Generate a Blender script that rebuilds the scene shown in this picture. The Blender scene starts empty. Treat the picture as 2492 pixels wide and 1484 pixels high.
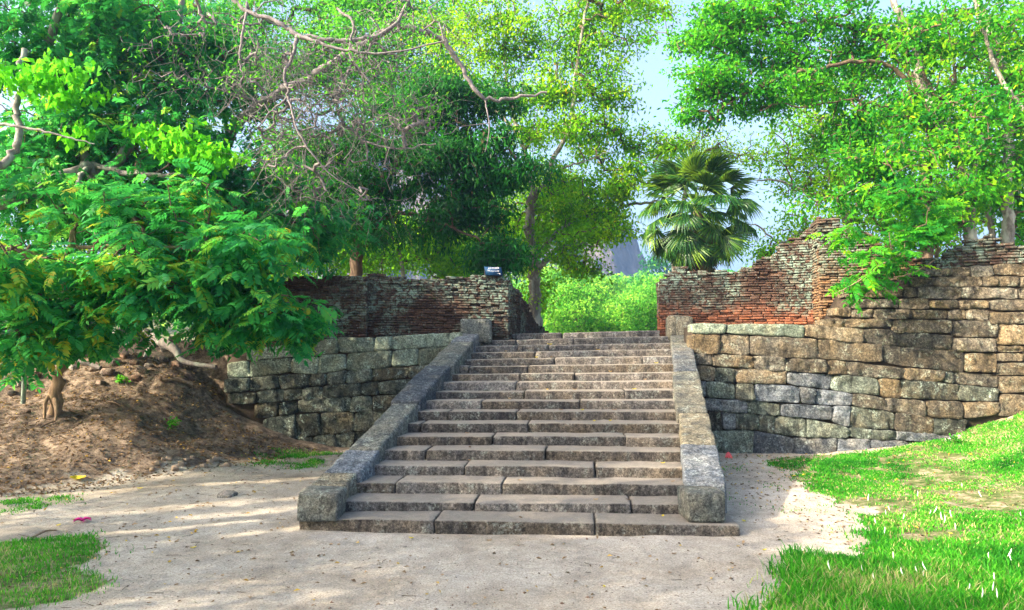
import bpy, math, random
import numpy as np

random.seed(7)
rng = np.random.default_rng(11)

# ---------------------------------------------------------------- camera, sky, sun, exposure
F = 1750.0
PITCH = math.atan(108 / F)
EYE = 1.6
scene = bpy.context.scene
cam_data = bpy.data.cameras.new('camera')
cam = bpy.data.objects.new('camera', cam_data)
scene.collection.objects.link(cam)
cam.location = (0, 0, EYE)
cam.rotation_euler = (math.pi / 2 + PITCH, 0, 0)
cam_data.sensor_width = 36
cam_data.lens = 36 * F / 2491
cam_data.clip_end = 3000
scene.camera = cam

SUN = np.array([-0.80, -0.34, 0.50]); SUN /= np.linalg.norm(SUN)
sun_elev = math.asin(SUN[2])
world = bpy.data.worlds.new('World')
scene.world = world
world.use_nodes = True
wn = world.node_tree
bg = wn.nodes['Background']
sky = wn.nodes.new('ShaderNodeTexSky')
sky.sky_type = 'NISHITA'
sky.sun_disc = False
sky.sun_elevation = sun_elev
sky.sun_rotation = math.atan2(SUN[0], SUN[1])
sky.air_density = 1.0; sky.dust_density = 8.0; sky.ozone_density = 1.0
wn.links.new(sky.outputs[0], bg.inputs[0])
bg.inputs[1].default_value = 0.15
sl = bpy.data.lights.new('sun', 'SUN')
sl.energy = 4.4; sl.angle = math.radians(0.6); sl.color = (1.0, 0.85, 0.64)
so = bpy.data.objects.new('sun', sl)
scene.collection.objects.link(so)
from mathutils import Vector
so.rotation_euler = Vector(SUN).to_track_quat('Z', 'Y').to_euler()
so.location = (-20, -8, 15)
scene.view_settings.view_transform = 'Standard'
scene.view_settings.look = 'None'
scene.view_settings.gamma = 1
scene.view_settings.use_curve_mapping = False
scene.view_settings.exposure = 2.0
scene.render.engine = 'CYCLES'
scene.cycles.max_bounces = 8
scene.cycles.transparent_max_bounces = 4
scene.cycles.volume_bounces = 0

# ---------------------------------------------------------------- projection helpers (photo point + distance -> place)
sa, ca = math.sin(PITCH), math.cos(PITCH)
def ray(u, v):
    x = (u - 1245.5) / F; y = -(v - 742.0) / F
    return np.array([x, ca - y * sa, sa + y * ca])
def P(u, v, Y):
    d = ray(u, v)
    return np.array([0, 0, EYE]) + d * (Y / d[1])
def px_of(p):
    q = np.asarray(p, float) - np.array([0, 0, EYE])
    yc = q[1] * ca + q[2] * sa; zc = -q[1] * sa + q[2] * ca
    return 1245.5 + F * q[0] / yc, 742 - F * zc / yc

# ---------------------------------------------------------------- numpy noise
def _hash(ix, iy, iz, seed):
    n = (ix * 73856093) ^ (iy * 19349663) ^ (iz * 83492791) ^ (seed * 2654435)
    n = (n ^ (n >> 13)) * 1274126177
    n = n & 0x7fffffff
    n = (n ^ (n >> 15)) * 2246822519 & 0x7fffffff
    return (n % 100003) / 100003.0
def vnoise(p, scale=1.0, seed=0):
    p = np.asarray(p, float) * scale + 1000.0
    i = np.floor(p).astype(np.int64); f = p - i; f = f * f * (3 - 2 * f)
    r = 0
    for a in (0, 1):
        for b in (0, 1):
            for c in (0, 1):
                w = (f[..., 0] if a else 1 - f[..., 0]) * (f[..., 1] if b else 1 - f[..., 1]) * (f[..., 2] if c else 1 - f[..., 2])
                r = r + w * _hash(i[..., 0] + a, i[..., 1] + b, i[..., 2] + c, seed)
    return r * 2 - 1
def fbm(p, scale=1.0, seed=0, oct=3):
    r = 0; a = 1
    for k in range(oct):
        r = r + a * vnoise(p, scale * 2 ** k, seed + k); a *= 0.5
    return r
def norm(a):
    return a / np.maximum(np.linalg.norm(a, axis=-1, keepdims=True), 1e-9)

# ---------------------------------------------------------------- object helpers
COL = scene.collection
def mesh(name, V, Fc, mat, smooth=True, tint=None):
    V = np.asarray(V, np.float32).reshape(-1, 3)
    me = bpy.data.meshes.new(name)
    if isinstance(Fc, np.ndarray):
        k = Fc.shape[1]; n = len(Fc)
        me.vertices.add(len(V)); me.vertices.foreach_set('co', V.ravel())
        me.loops.add(n * k); me.loops.foreach_set('vertex_index', Fc.astype(np.int32).ravel())
        me.polygons.add(n)
        me.polygons.foreach_set('loop_start', np.arange(0, n * k, k, dtype=np.int32))
        me.polygons.foreach_set('loop_total', np.full(n, k, np.int32))
        me.update(calc_edges=True)
    else:
        me.from_pydata(V.tolist(), [], Fc); me.update()
    if smooth:
        me.polygons.foreach_set('use_smooth', np.ones(len(me.polygons), bool))
    if tint is not None:
        a = me.attributes.new('tint', 'FLOAT', 'POINT')
        a.data.foreach_set('value', np.asarray(tint, np.float32).ravel())
    me.materials.append(mat)
    me.validate(verbose=False)
    return me
def obj(name, me, parent=None, loc=(0, 0, 0)):
    o = bpy.data.objects.new(name, me); COL.objects.link(o)
    o.location = loc
    if parent is not None: o.parent = parent
    return o
def part(name, V, Fc, mat, parent, smooth=True, tint=None, kind=None):
    V = np.asarray(V, float).reshape(-1, 3)
    off = np.array(parent['base']) if parent is not None and 'base' in parent.keys() else np.zeros(3)
    o = obj(name, mesh(name, V - off, Fc, mat, smooth, tint), parent)
    if kind: o['kind'] = kind
    return o
def thing(name, label, cat, loc=(0, 0, 0), group=None):
    o = bpy.data.objects.new(name, None); COL.objects.link(o)
    o.location = loc; o.empty_display_size = 0.2
    o['base'] = [float(c) for c in loc]
    o['label'] = label; o['category'] = cat
    if group: o['group'] = group
    return o
def tag(o, label, cat, group=None):
    o['label'] = label; o['category'] = cat
    if group: o['group'] = group
    return o
def struct(o, kind='structure'):
    o['kind'] = kind; return o
class Acc:
    def __init__(s): s.V = []; s.F = []; s.T = []; s.n = 0
    def add(s, V, Fc, t=None):
        V = np.asarray(V).reshape(-1, 3)
        s.V.append(V); s.F.append(np.asarray(Fc) + s.n); s.n += len(V)
        if t is not None: s.T.append(np.broadcast_to(np.asarray(t, float), (len(V),)))
    def get(s):
        return np.concatenate(s.V), np.concatenate(s.F), (np.concatenate(s.T) if s.T else None)

# ---------------------------------------------------------------- materials
def new_mat(name):
    m = bpy.data.materials.new(name); m.use_nodes = True
    nt = m.node_tree; nt.nodes.clear()
    out = nt.nodes.new('ShaderNodeOutputMaterial')
    b = nt.nodes.new('ShaderNodeBsdfPrincipled')
    nt.links.new(b.outputs[0], out.inputs[0])
    return m, nt, b, out
def N(nt, typ, **kw):
    n = nt.nodes.new(typ)
    for k, v in kw.items():
        if k == 'inp':
            for i, val in v.items(): n.inputs[i].default_value = val
        else: setattr(n, k, v)
    return n
def ramp(nt, fac, stops, interp='LINEAR'):
    r = nt.nodes.new('ShaderNodeValToRGB'); cr = r.color_ramp; cr.interpolation = interp
    while len(cr.elements) > 1: cr.elements.remove(cr.elements[-1])
    for i, (pos, c) in enumerate(stops):
        e = cr.elements[0] if i == 0 else cr.elements.new(pos)
        e.position = pos
        e.color = (c, c, c, 1) if isinstance(c, (int, float)) else (*c, 1)
    nt.links.new(fac, r.inputs[0]); return r.outputs[0]
def noise(nt, vec, scale, detail=6, rough=0.6, dist=0.0):
    n = N(nt, 'ShaderNodeTexNoise'); n.inputs['Scale'].default_value = scale
    n.inputs['Detail'].default_value = detail; n.inputs['Roughness'].default_value = rough
    n.inputs['Distortion'].default_value = dist
    nt.links.new(vec, n.inputs['Vector']); return n.outputs[0]
def mix(nt, fac, a, b, blend='MIX'):
    m = N(nt, 'ShaderNodeMix', data_type='RGBA', blend_type=blend)
    for s, v in ((m.inputs[0], fac), (m.inputs[6], a), (m.inputs[7], b)):
        if isinstance(v, (int, float)): s.default_value = v
        elif isinstance(v, tuple): s.default_value = (*v, 1) if len(v) == 3 else v
        else: nt.links.new(v, s)
    return m.outputs[2]
def math_n(nt, op, a, b=0.0, clamp=False):
    m = N(nt, 'ShaderNodeMath', operation=op, use_clamp=clamp)
    for s, v in ((m.inputs[0], a), (m.inputs[1], b)):
        if isinstance(v, (int, float)): s.default_value = v
        else: nt.links.new(v, s)
    return m.outputs[0]
def pos_node(nt, offset_by_random=True, stretch=None):
    g = N(nt, 'ShaderNodeNewGeometry')
    v = g.outputs['Position']
    if offset_by_random:
        oi = N(nt, 'ShaderNodeObjectInfo')
        s = math_n(nt, 'MULTIPLY', oi.outputs['Random'], 37.0)
        a = N(nt, 'ShaderNodeVectorMath', operation='ADD')
        nt.links.new(v, a.inputs[0]); nt.links.new(s, a.inputs[1]); v = a.outputs[0]
    if stretch:
        a = N(nt, 'ShaderNodeVectorMath', operation='MULTIPLY')
        a.inputs[1].default_value = stretch; nt.links.new(v, a.inputs[0]); v = a.outputs[0]
    return v
def bump(nt, b, h, strength=0.5, dist=0.02):
    bn = N(nt, 'ShaderNodeBump'); bn.inputs['Strength'].default_value = strength
    bn.inputs['Distance'].default_value = dist
    nt.links.new(h, bn.inputs['Height']); nt.links.new(bn.outputs[0], b.inputs['Normal'])

def stone_mat(name, c_dark, c_mid, c_light, lichen, lichen_amt=0.5, stain=(0.03, 0.03, 0.028), stain_amt=0.5, warm=None, warm_amt=0.0, bumpd=0.02, lit_dust=None):
    m, nt, b, out = new_mat(name)
    v = pos_node(nt); 
    n1 = noise(nt, v, 2.3, 5, 0.6); n2 = noise(nt, v, 14, 8, 0.7); n3 = noise(nt, v, 90, 6, 0.8)
    col = ramp(nt, n2, [(0.28, c_dark), (0.5, c_mid), (0.72, c_light)])
    oi = N(nt, 'ShaderNodeObjectInfo')
    tone = ramp(nt, oi.outputs['Random'], [(0.0, 0.5), (0.5, 0.95), (1.0, 1.5)])
    col = mix(nt, 1.0, col, tone, 'MULTIPLY')
    if warm:
        rr = math_n(nt, 'FRACT', math_n(nt, 'MULTIPLY', oi.outputs['Random'], 7.3))
        wf = math_n(nt, 'MULTIPLY', rr, warm_amt)
        wf = math_n(nt, 'ADD', wf, math_n(nt, 'MULTIPLY', math_n(nt, 'SUBTRACT', n1, 0.5), 1.6), clamp=True)
        col = mix(nt, wf, col, mix(nt, 1.0, ramp(nt, n2, [(0.3, 0.5), (0.7, 1.4)]), warm, 'MULTIPLY'))
    # pale lichen crust in irregular blotches
    ln = noise(nt, v, 5.5, 9, 0.75, 0.6)
    lf = ramp(nt, ln, [(0.53, 0.0), (0.6, 1.0)])
    l2 = ramp(nt, noise(nt, v, 38, 5, 0.7), [(0.42, 0.0), (0.56, 1.0)])
    lf = math_n(nt, 'MULTIPLY', math_n(nt, 'MULTIPLY', lf, l2), lichen_amt)
    col = mix(nt, lf, col, lichen)
    # dark algae streaks running down
    sv = pos_node(nt, True, (7, 7, 1.4))
    sf = ramp(nt, noise(nt, sv, 1.0, 6, 0.7), [(0.48, 0.0), (0.66, 1.0)])
    sf = math_n(nt, 'MULTIPLY', sf, stain_amt)
    col = mix(nt, sf, col, stain)
    grain = ramp(nt, n3, [(0.36, 0.32), (0.64, 1.75)])
    col = mix(nt, 0.9, col, grain, 'MULTIPLY')
    col = mix(nt, 0.8, col, ramp(nt, noise(nt, v, 38, 4, 0.7), [(0.38, 0.42), (0.62, 1.5)]), 'MULTIPLY')
    if lit_dust:
        # sandy, dusty level tops; sky light on the treads painted in as well
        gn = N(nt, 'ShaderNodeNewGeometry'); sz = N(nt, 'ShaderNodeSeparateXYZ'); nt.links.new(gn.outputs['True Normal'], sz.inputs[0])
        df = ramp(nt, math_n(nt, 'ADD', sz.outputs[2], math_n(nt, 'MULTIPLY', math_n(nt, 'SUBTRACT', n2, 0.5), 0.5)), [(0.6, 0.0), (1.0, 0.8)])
        col = mix(nt, df, col, mix(nt, 1.0, ramp(nt, n3, [(0.3, 0.65), (0.7, 1.3)]), lit_dust, 'MULTIPLY'))
    nt.links.new(col, b.inputs['Base Color'])
    b.inputs['Roughness'].default_value = 0.9
    b.inputs['Specular IOR Level'].default_value = 0.2
    h = math_n(nt, 'ADD', math_n(nt, 'MULTIPLY', n2, 1.0), math_n(nt, 'MULTIPLY', n3, 0.45))
    bump(nt, b, h, 1.0, bumpd)
    return m
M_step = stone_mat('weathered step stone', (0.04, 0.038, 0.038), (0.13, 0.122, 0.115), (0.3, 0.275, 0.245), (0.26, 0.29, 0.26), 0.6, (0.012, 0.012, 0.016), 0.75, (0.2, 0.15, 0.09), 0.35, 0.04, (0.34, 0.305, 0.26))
M_bal = stone_mat('balustrade stone', (0.055, 0.063, 0.065), (0.13, 0.143, 0.135), (0.25, 0.265, 0.235), (0.32, 0.36, 0.31), 0.6, (0.025, 0.03, 0.038), 0.65, (0.27, 0.23, 0.15), 0.8, 0.03)
M_blue = stone_mat('blue grey stone', (0.035, 0.045, 0.055), (0.1, 0.115, 0.135), (0.22, 0.24, 0.255), (0.28, 0.32, 0.31), 0.5, (0.025, 0.032, 0.045), 0.5, (0.25, 0.22, 0.16), 0.2, 0.03)
M_wall_l = stone_mat('cool lichened wall stone', (0.035, 0.045, 0.04), (0.1, 0.115, 0.095), (0.21, 0.24, 0.19), (0.36, 0.44, 0.38), 0.8, (0.014, 0.017, 0.017), 0.85, (0.2, 0.15, 0.08), 0.25, 0.045)
M_wall_r = stone_mat('ochre wall stone', (0.045, 0.042, 0.036), (0.12, 0.11, 0.09), (0.27, 0.24, 0.18), (0.32, 0.36, 0.29), 0.6, (0.018, 0.017, 0.015), 0.75, (0.27, 0.185, 0.085), 0.45, 0.05)
M_cap = stone_mat('mint lichened cap stone', (0.07, 0.09, 0.07), (0.16, 0.195, 0.15), (0.27, 0.31, 0.24), (0.33, 0.42, 0.34), 0.8, (0.02, 0.025, 0.022), 0.5, (0.22, 0.17, 0.08), 0.25, 0.02)
M_rub = stone_mat('rubble stone', (0.08, 0.075, 0.07), (0.17, 0.15, 0.13), (0.3, 0.27, 0.23), (0.36, 0.38, 0.34), 0.4, (0.03, 0.028, 0.026), 0.4, (0.3, 0.15, 0.08), 0.5)

def brick_mat(name, zred, red_w, lichen_amt, base_dark, red, zmul=1.0):
    m, nt, b, out = new_mat(name)
    v = pos_node(nt, False); vr = pos_node(nt, True)
    n2 = noise(nt, vr, 22, 7, 0.75); n3 = noise(nt, v, 120, 5, 0.8); n1 = noise(nt, v, 2.2, 6, 0.65)
    n0 = noise(nt, v, 9.5, 3, 0.6)
    sx = N(nt, 'ShaderNodeSeparateXYZ'); nt.links.new(v, sx.inputs[0])
    # black weathering lies heavier on the upper courses, thinner low down
    hgt = math_n(nt, 'MULTIPLY', math_n(nt, 'SUBTRACT', sx.outputs[2], zred), 1.0 / red_w)
    soot = math_n(nt, 'ADD', math_n(nt, 'ADD', hgt, math_n(nt, 'MULTIPLY', math_n(nt, 'SUBTRACT', n1, 0.5), 2.0)), math_n(nt, 'MULTIPLY', math_n(nt, 'SUBTRACT', n0, 0.5), 1.4), clamp=True)
    redc = ramp(nt, n2, [(0.3, tuple(c * 0.45 for c in red)), (0.52, red), (0.72, tuple(min(1, c * 1.6 + 0.03) for c in red))])
    at = N(nt, 'ShaderNodeAttribute', attribute_name='tint')
    oi = N(nt, 'ShaderNodeObjectInfo')
    rr = math_n(nt, 'FRACT', math_n(nt, 'ADD', math_n(nt, 'MULTIPLY', oi.outputs['Random'], 1.0), at.outputs['Fac']))
    redc = mix(nt, 1.0, redc, ramp(nt, rr, [(0, (0.5, 0.55, 0.6)), (0.35, (0.85, 0.85, 0.85)), (0.7, (1.1, 1.08, 1.05)), (1.0, (1.4, 1.3, 1.15))]), 'MULTIPLY')
    darkc = ramp(nt, n2, [(0.3, tuple(c * 0.35 for c in base_dark)), (0.55, base_dark), (0.78, tuple(c * 1.9 for c in base_dark))])
    darkc = mix(nt, 0.6, darkc, ramp(nt, rr, [(0, 0.6), (0.8, 1.2), (1.0, 1.9)]), 'MULTIPLY')
    col = mix(nt, math_n(nt, 'MULTIPLY', soot, 0.9), redc, darkc)
    big = ramp(nt, noise(nt, v, 1.15, 3, 0.55, 0.4), [(0.44, 0.0), (0.6, 1.0)])
    la = ramp(nt, noise(nt, v, 13, 9, 0.78, 0.5), [(0.47, 0.0), (0.54, 1.0)])
    lf = math_n(nt, 'MULTIPLY', math_n(nt, 'MULTIPLY', big, la), lichen_amt)
    col = mix(nt, math_n(nt, 'MULTIPLY', lf, soot), col, (0.2, 0.27, 0.22))
    lb = ramp(nt, noise(nt, v, 31, 4, 0.6), [(0.63, 0.0), (0.67, 1.0)])
    col = mix(nt, math_n(nt, 'MULTIPLY', lb, 0.4 * lichen_amt), col, (0.3, 0.37, 0.33))
    col = mix(nt, 0.8, col, ramp(nt, n3, [(0.3, 0.6), (0.7, 1.4)]), 'MULTIPLY')
    nt.links.new(col, b.inputs['Base Color']); b.inputs['Roughness'].default_value = 0.95
    b.inputs['Specular IOR Level'].default_value = 0.15
    bump(nt, b, math_n(nt, 'ADD', n2, math_n(nt, 'MULTIPLY', n3, 0.5)), 0.9, 0.012)
    return m
M_brick_l = brick_mat('dark weathered brick', 1.45, 0.4, 1.0, (0.055, 0.037, 0.028), (0.17, 0.075, 0.045))
M_brick_r = brick_mat('red weathered brick', 2.15, 0.3, 0.95, (0.06, 0.04, 0.03), (0.2, 0.078, 0.042))
M_brick_p = brick_mat('tan weathered brick', 2.4, 0.9, 0.8, (0.07, 0.048, 0.034), (0.2, 0.115, 0.06))

def plain_mat(name, c0, c1, scale=12, rough=0.9, bumpd=0.01, det=6):
    m, nt, b, out = new_mat(name)
    v = pos_node(nt); n = noise(nt, v, scale, det, 0.7)
    col = ramp(nt, n, [(0.3, c0), (0.7, c1)])
    nt.links.new(col, b.inputs['Base Color']); b.inputs['Roughness'].default_value = rough
    b.inputs['Specular IOR Level'].default_value = 0.2
    if bumpd: bump(nt, b, n, 0.8, bumpd)
    return m
M_mortar = plain_mat('earthen mortar', (0.025, 0.019, 0.014), (0.07, 0.052, 0.036), 18)
M_mortar_r = plain_mat('pale red mortar', (0.06, 0.035, 0.022), (0.16, 0.09, 0.055), 18)

def bark_mat(name, c0, c1, lich=None):
    m, nt, b, out = new_mat(name)
    v = pos_node(nt, False, (1, 1, 0.35)); n = noise(nt, v, 22, 7, 0.75); g = noise(nt, v, 6, 5, 0.6)
    col = ramp(nt, n, [(0.3, c0), (0.68, c1)])
    if lich: col = mix(nt, ramp(nt, g, [(0.5, 0.0), (0.6, 0.9)]), col, lich)
    nt.links.new(col, b.inputs['Base Color']); b.inputs['Roughness'].default_value = 0.9
    b.inputs['Specular IOR Level'].default_value = 0.2
    bump(nt, b, n, 0.9, 0.012); return m
M_bark_pale = bark_mat('pale lichened bark', (0.07, 0.06, 0.05), (0.27, 0.24, 0.2), (0.36, 0.36, 0.31))
M_bark_grey = bark_mat('grey bark', (0.1, 0.09, 0.085), (0.3, 0.27, 0.25), (0.3, 0.33, 0.28))
M_bark_brown = bark_mat('brown bark', (0.05, 0.035, 0.025), (0.17, 0.12, 0.08), None)
M_bark_tan = bark_mat('tan bark', (0.14, 0.09, 0.055), (0.38, 0.27, 0.17), None)
M_twig = bark_mat('ashen twig', (0.1, 0.085, 0.085), (0.26, 0.235, 0.235), None)

def leaf_mat(name, stops, trans=0.5, tcol=(0.35, 0.6, 0.04), rough=0.6, spec=0.06):
    m, nt, b, out = new_mat(name)
    at = N(nt, 'ShaderNodeAttribute', attribute_name='tint')
    oi = N(nt, 'ShaderNodeObjectInfo')
    f = math_n(nt, 'ADD', at.outputs['Fac'], math_n(nt, 'MULTIPLY', math_n(nt, 'SUBTRACT', oi.outputs['Random'], 0.5), 0.12), clamp=True)
    col = ramp(nt, f, stops)
    nt.links.new(col, b.inputs['Base Color']); b.inputs['Roughness'].default_value = rough
    b.inputs['Specular IOR Level'].default_value = spec
    tr = N(nt, 'ShaderNodeBsdfTranslucent')
    nt.links.new(mix(nt, 0.55, mix(nt, 1.0, col, (2.2, 2.2, 2.2), 'MULTIPLY'), tcol), tr.inputs[0])
    ms = N(nt, 'ShaderNodeMixShader'); ms.inputs[0].default_value = trans
    nt.links.new(b.outputs[0], ms.inputs[1]); nt.links.new(tr.outputs[0], ms.inputs[2])
    nt.links.new(ms.outputs[0], out.inputs[0])
    return m
M_lf_bright = leaf_mat('bright yellow green leaves', [(0, (0.01, 0.08, 0.004)), (0.4, (0.05, 0.22, 0.006)), (0.8, (0.2, 0.4, 0.01)), (0.97, (0.42, 0.42, 0.01)), (1.0, (0.5, 0.3, 0.01))], 0.52, (0.36, 0.72, 0.012))
M_lf_fresh = leaf_mat('fresh green leaves', [(0, (0.003, 0.055, 0.012)), (0.4, (0.018, 0.18, 0.02)), (0.8, (0.09, 0.36, 0.015)), (1.0, (0.34, 0.46, 0.01))], 0.46, (0.22, 0.68, 0.018))
M_lf_blue = leaf_mat('blue green compound leaves', [(0, (0.004, 0.06, 0.02)), (0.42, (0.018, 0.21, 0.06)), (0.7, (0.07, 0.38, 0.07)), (0.9, (0.22, 0.46, 0.05)), (1.0, (0.45, 0.38, 0.03))], 0.42, (0.08, 0.5, 0.03), 0.5, 0.14)
M_lf_dark = leaf_mat('dark glossy leaves', [(0, (0.003, 0.04, 0.006)), (0.5, (0.008, 0.1, 0.012)), (0.85, (0.03, 0.2, 0.02)), (1.0, (0.16, 0.33, 0.015))], 0.3, (0.08, 0.42, 0.03), 0.45, 0.15)
M_lf_lime = leaf_mat('broad lime leaves', [(0, (0.04, 0.28, 0.01)), (0.6, (0.1, 0.42, 0.015)), (1.0, (0.25, 0.5, 0.02))], 0.5, (0.2, 0.7, 0.02))
M_lf_wood = leaf_mat('sunlit woodland leaves', [(0, (0.008, 0.09, 0.012)), (0.45, (0.07, 0.3, 0.03)), (1.0, (0.32, 0.56, 0.06))], 0.38, (0.3, 0.68, 0.05), 0.6, 0.05)
M_palm = leaf_mat('palm blade', [(0, (0.004, 0.035, 0.01)), (0.5, (0.02, 0.1, 0.014)), (1.0, (0.2, 0.34, 0.02))], 0.25, (0.35, 0.55, 0.02), 0.4, 0.4)
M_palm_dead = plain_mat('dead palm thatch', (0.09, 0.05, 0.025), (0.34, 0.2, 0.1), 20)
M_grass = leaf_mat('grass blades', [(0, (0.006, 0.07, 0.008)), (0.4, (0.025, 0.2, 0.012)), (0.78, (0.08, 0.36, 0.02)), (0.9, (0.22, 0.3, 0.06)), (1.0, (0.42, 0.36, 0.18))], 0.3, (0.12, 0.5, 0.02), 0.5, 0.08)
M_litter = leaf_mat('dry leaf litter', [(0, (0.06, 0.04, 0.028)), (0.5, (0.19, 0.125, 0.075)), (0.88, (0.38, 0.27, 0.15)), (1.0, (0.6, 0.4, 0.04))], 0.15, (0.5, 0.3, 0.05), 0.7, 0.2)
M_seed = plain_mat('silky seed head', (0.7, 0.68, 0.64), (0.85, 0.83, 0.8), 40, 0.8, 0)

# ---------------------------------------------------------------- terrain
LW = [(553, 11.7), (1100, 12.1)]
RW = [(1690, 11.3), (2000, 11.0), (2330, 10.6), (2491, 10.2), (2700, 9.8), (3300, 8.9)]
def yl(u): return np.interp(u, [p[0] for p in LW], [p[1] for p in LW])
def yr(u): return np.interp(u, [p[0] for p in RW], [p[1] for p in RW])
XR = [(u - 1245.5) / F * y for u, y in RW]
def terrain(X, Y):
    X = np.asarray(X, float); Y = np.asarray(Y, float)
    p = np.stack([X, Y, X * 0], -1)
    h = fbm(p, 0.6, 3, 3) * 0.02 + fbm(p, 4.0, 9, 3) * 0.006
    # left earth bank
    yf = np.interp(X, [-14, -5.8, -4.9, -4.1, -3.4, -2.8], [7.0, 8.1, 8.9, 9.6, 10.8, 11.7])
    zb = np.interp(X, [-14, -9, -6.5, -5.5, -4.95, -4.63, -3.5, -2.8], [1.6, 1.5, 1.42, 1.25, 0.95, 0.66, 0.14, 0.0])
    t = np.clip((Y - yf) / np.maximum(11.6 - yf, 0.2), 0, 1)
    t = t ** 1.15
    bank = zb * t
    bank = bank + np.where(zb > 0.01, np.clip(t * 3, 0, 1) * (fbm(p, 1.3, 21, 4) * 0.09 + fbm(p, 7, 5, 3) * 0.025) * np.clip(zb, 0, 1), 0)
    bank = bank + 0.22 * np.exp(-(((X + 4.75) / 0.75) ** 2 + ((Y - 9.75) / 0.5) ** 2))
    h = h + bank
    # right slope up against the wall
    zr = np.interp(X, XR[1:2] + [5.8, 6.4, 6.7, 7.0, 7.26, 9, 14], [0.03, 0.19, 0.29, 0.46, 0.58, 0.8, 1.5, 2.2])
    zr = np.where(X < XR[1], 0.03 * np.clip((X - 3.2) / 1.5, 0, 1), zr)
    s = np.clip((Y - 3.0) / 7.0, 0, 1); s = s * s * (3 - 2 * s)
    h = h + zr * s
    # terrace behind the retaining walls
    yw = np.interp(X, [-30, -6.5, -4.7, -1.2, -1.15, 2.85, 2.9] + XR[1:] + [30], [12.9, 12.5, 12.0, 12.35, 13.1, 13.1, 11.75] + [y + 0.4 for _, y in RW[1:]] + [9.3])
    k = np.clip((Y - yw) / 0.35, 0, 1)
    top = 1.78 + fbm(p, 0.5, 31, 2) * 0.04 - np.clip((Y - 20) / 20, 0, 1) * 0.6
    top = np.where(X > 2.9, top + np.clip((X - 5.2) / 1.5, 0, 1) * 0.8, top)
    h = h * (1 - k) + top * k
    far = np.clip((Y - 48) / 60, 0, 1); far = far * far * (3 - 2 * far)
    h = h + far * (7.5 + fbm(p, 0.02, 41, 2) * 2) + np.clip((Y - 108) / 150, 0, 1) * 12
    return h
def hz(x, y): return float(terrain(np.array([x]), np.array([y]))[0])
def hit(u, v, lo=2.0, hi=40.0):
    ys = np.arange(lo, hi, 0.02); d = ray(u, v)
    pts = np.array([0, 0, EYE]) + d[None, :] * (ys / d[1])[:, None]
    below = pts[:, 2] < terrain(pts[:, 0], pts[:, 1])
    i = int(np.argmax(below)) if below.any() else len(ys) - 1
    q = pts[i].copy(); q[2] = hz(q[0], q[1]); return q
def inpoly(X, Y, poly):
    poly = np.asarray(poly); c = np.zeros(X.shape, bool); j = len(poly) - 1
    for i in range(len(poly)):
        xi, yi = poly[i]; xj, yj = poly[j]
        cond = ((yi > Y) != (yj > Y)) & (X < (xj - xi) * (Y - yi) / (yj - yi + 1e-12) + xi)
        c ^= cond; j = i
    return c
def gpoly(pts): return [tuple(hit(u, v)[:2]) for u, v in pts]

G_right = gpoly([(1872, 1480), (1880, 1440), (1872, 1392), (1885, 1352), (1990, 1362), (2105, 1362), (2120, 1310), (2090, 1250), (2010, 1225), (1985, 1190), (1900, 1145), (1880, 1118), (2000, 1106), (2130, 1098), (2250, 1072), (2330, 1052), (2400, 1022), (2490, 982)]) + [(14, 10.0), (14, 1.0), (1.6, 1.0)]
G_left = gpoly([(0, 1322), (80, 1312), (170, 1312), (260, 1325), (310, 1342), (270, 1372), (250, 1392), (185, 1430), (90, 1480)]) + [(-4.2, 2.5), (-5.5, 3.0), (-5.6, 5.9)]
G_sp1 = gpoly([(610, 1112), (650, 1095), (730, 1090), (812, 1103), (800, 1125), (740, 1145), (640, 1135)])
G_sp2 = gpoly([(0, 1212), (60, 1205), (180, 1208), (175, 1232), (60, 1250), (0, 1252)])

def axis(dense_lo, dense_hi, step, lo, hi):
    a = list(np.arange(dense_lo, dense_hi, step))
    s = step; x = dense_hi
    while x < hi: a.append(x); s *= 1.18; x += s
    a.append(hi)
    s = step; x = dense_lo - step; l = []
    while x > lo: l.append(x); s *= 1.18; x -= s
    l.append(lo)
    return np.array(l[::-1] + a)
gx = axis(-9, 9, 0.06, -700, 700); gy = axis(2.2, 13.6, 0.05, -300, 1100)
GX, GY = np.meshgrid(gx, gy)
GZ = terrain(GX, GY)
V = np.stack([GX, GY, GZ], -1).reshape(-1, 3)
nx, ny = len(gx), len(gy)
ii, jj = np.meshgrid(np.arange(nx - 1), np.arange(ny - 1))
a = (jj * nx + ii).ravel()
Fg = np.stack([a, a + 1, a + nx + 1, a + nx], -1)
# ground kinds: 0 sand path, 1 grassy soil, 2 dark leafy earth
fx, fy = GX.ravel(), GY.ravel()
pn = np.stack([fx, fy, fx * 0], -1)
wob = fbm(pn, 2.2, 77, 4) * 0.22
gm = np.zeros(len(fx))
for poly in (G_right, G_left): gm = np.maximum(gm, inpoly(fx + wob, fy + wob * 0.8, poly) * 1.0)
for poly in (G_sp1, G_sp2): gm = np.maximum(gm, inpoly(fx + wob, fy + wob * 0.8, poly) * 0.45)
gm = np.maximum(gm, (fy > 16) * 1.0)
yfoot = np.interp(fx, [-14, -5.8, -4.9, -4.1, -3.4, -2.8, -2.2], [6.9, 7.9, 8.7, 9.5, 10.5, 11.4, 12.5])
em = np.clip((fy - yfoot + wob * 1.5) / 0.35, 0, 1) * (fx < -2.0) * (fy < 13.5)
gme = mesh('ground', V, Fg, bpy.data.materials.new('tmp'), True)
for nm, arr in (('grassmask', gm), ('earthmask', em)):
    at = gme.attributes.new(nm, 'FLOAT', 'POINT'); at.data.foreach_set('value', arr.astype(np.float32))
m, nt, b, out = new_mat('sandy ground')
v = pos_node(nt, False)
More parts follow.
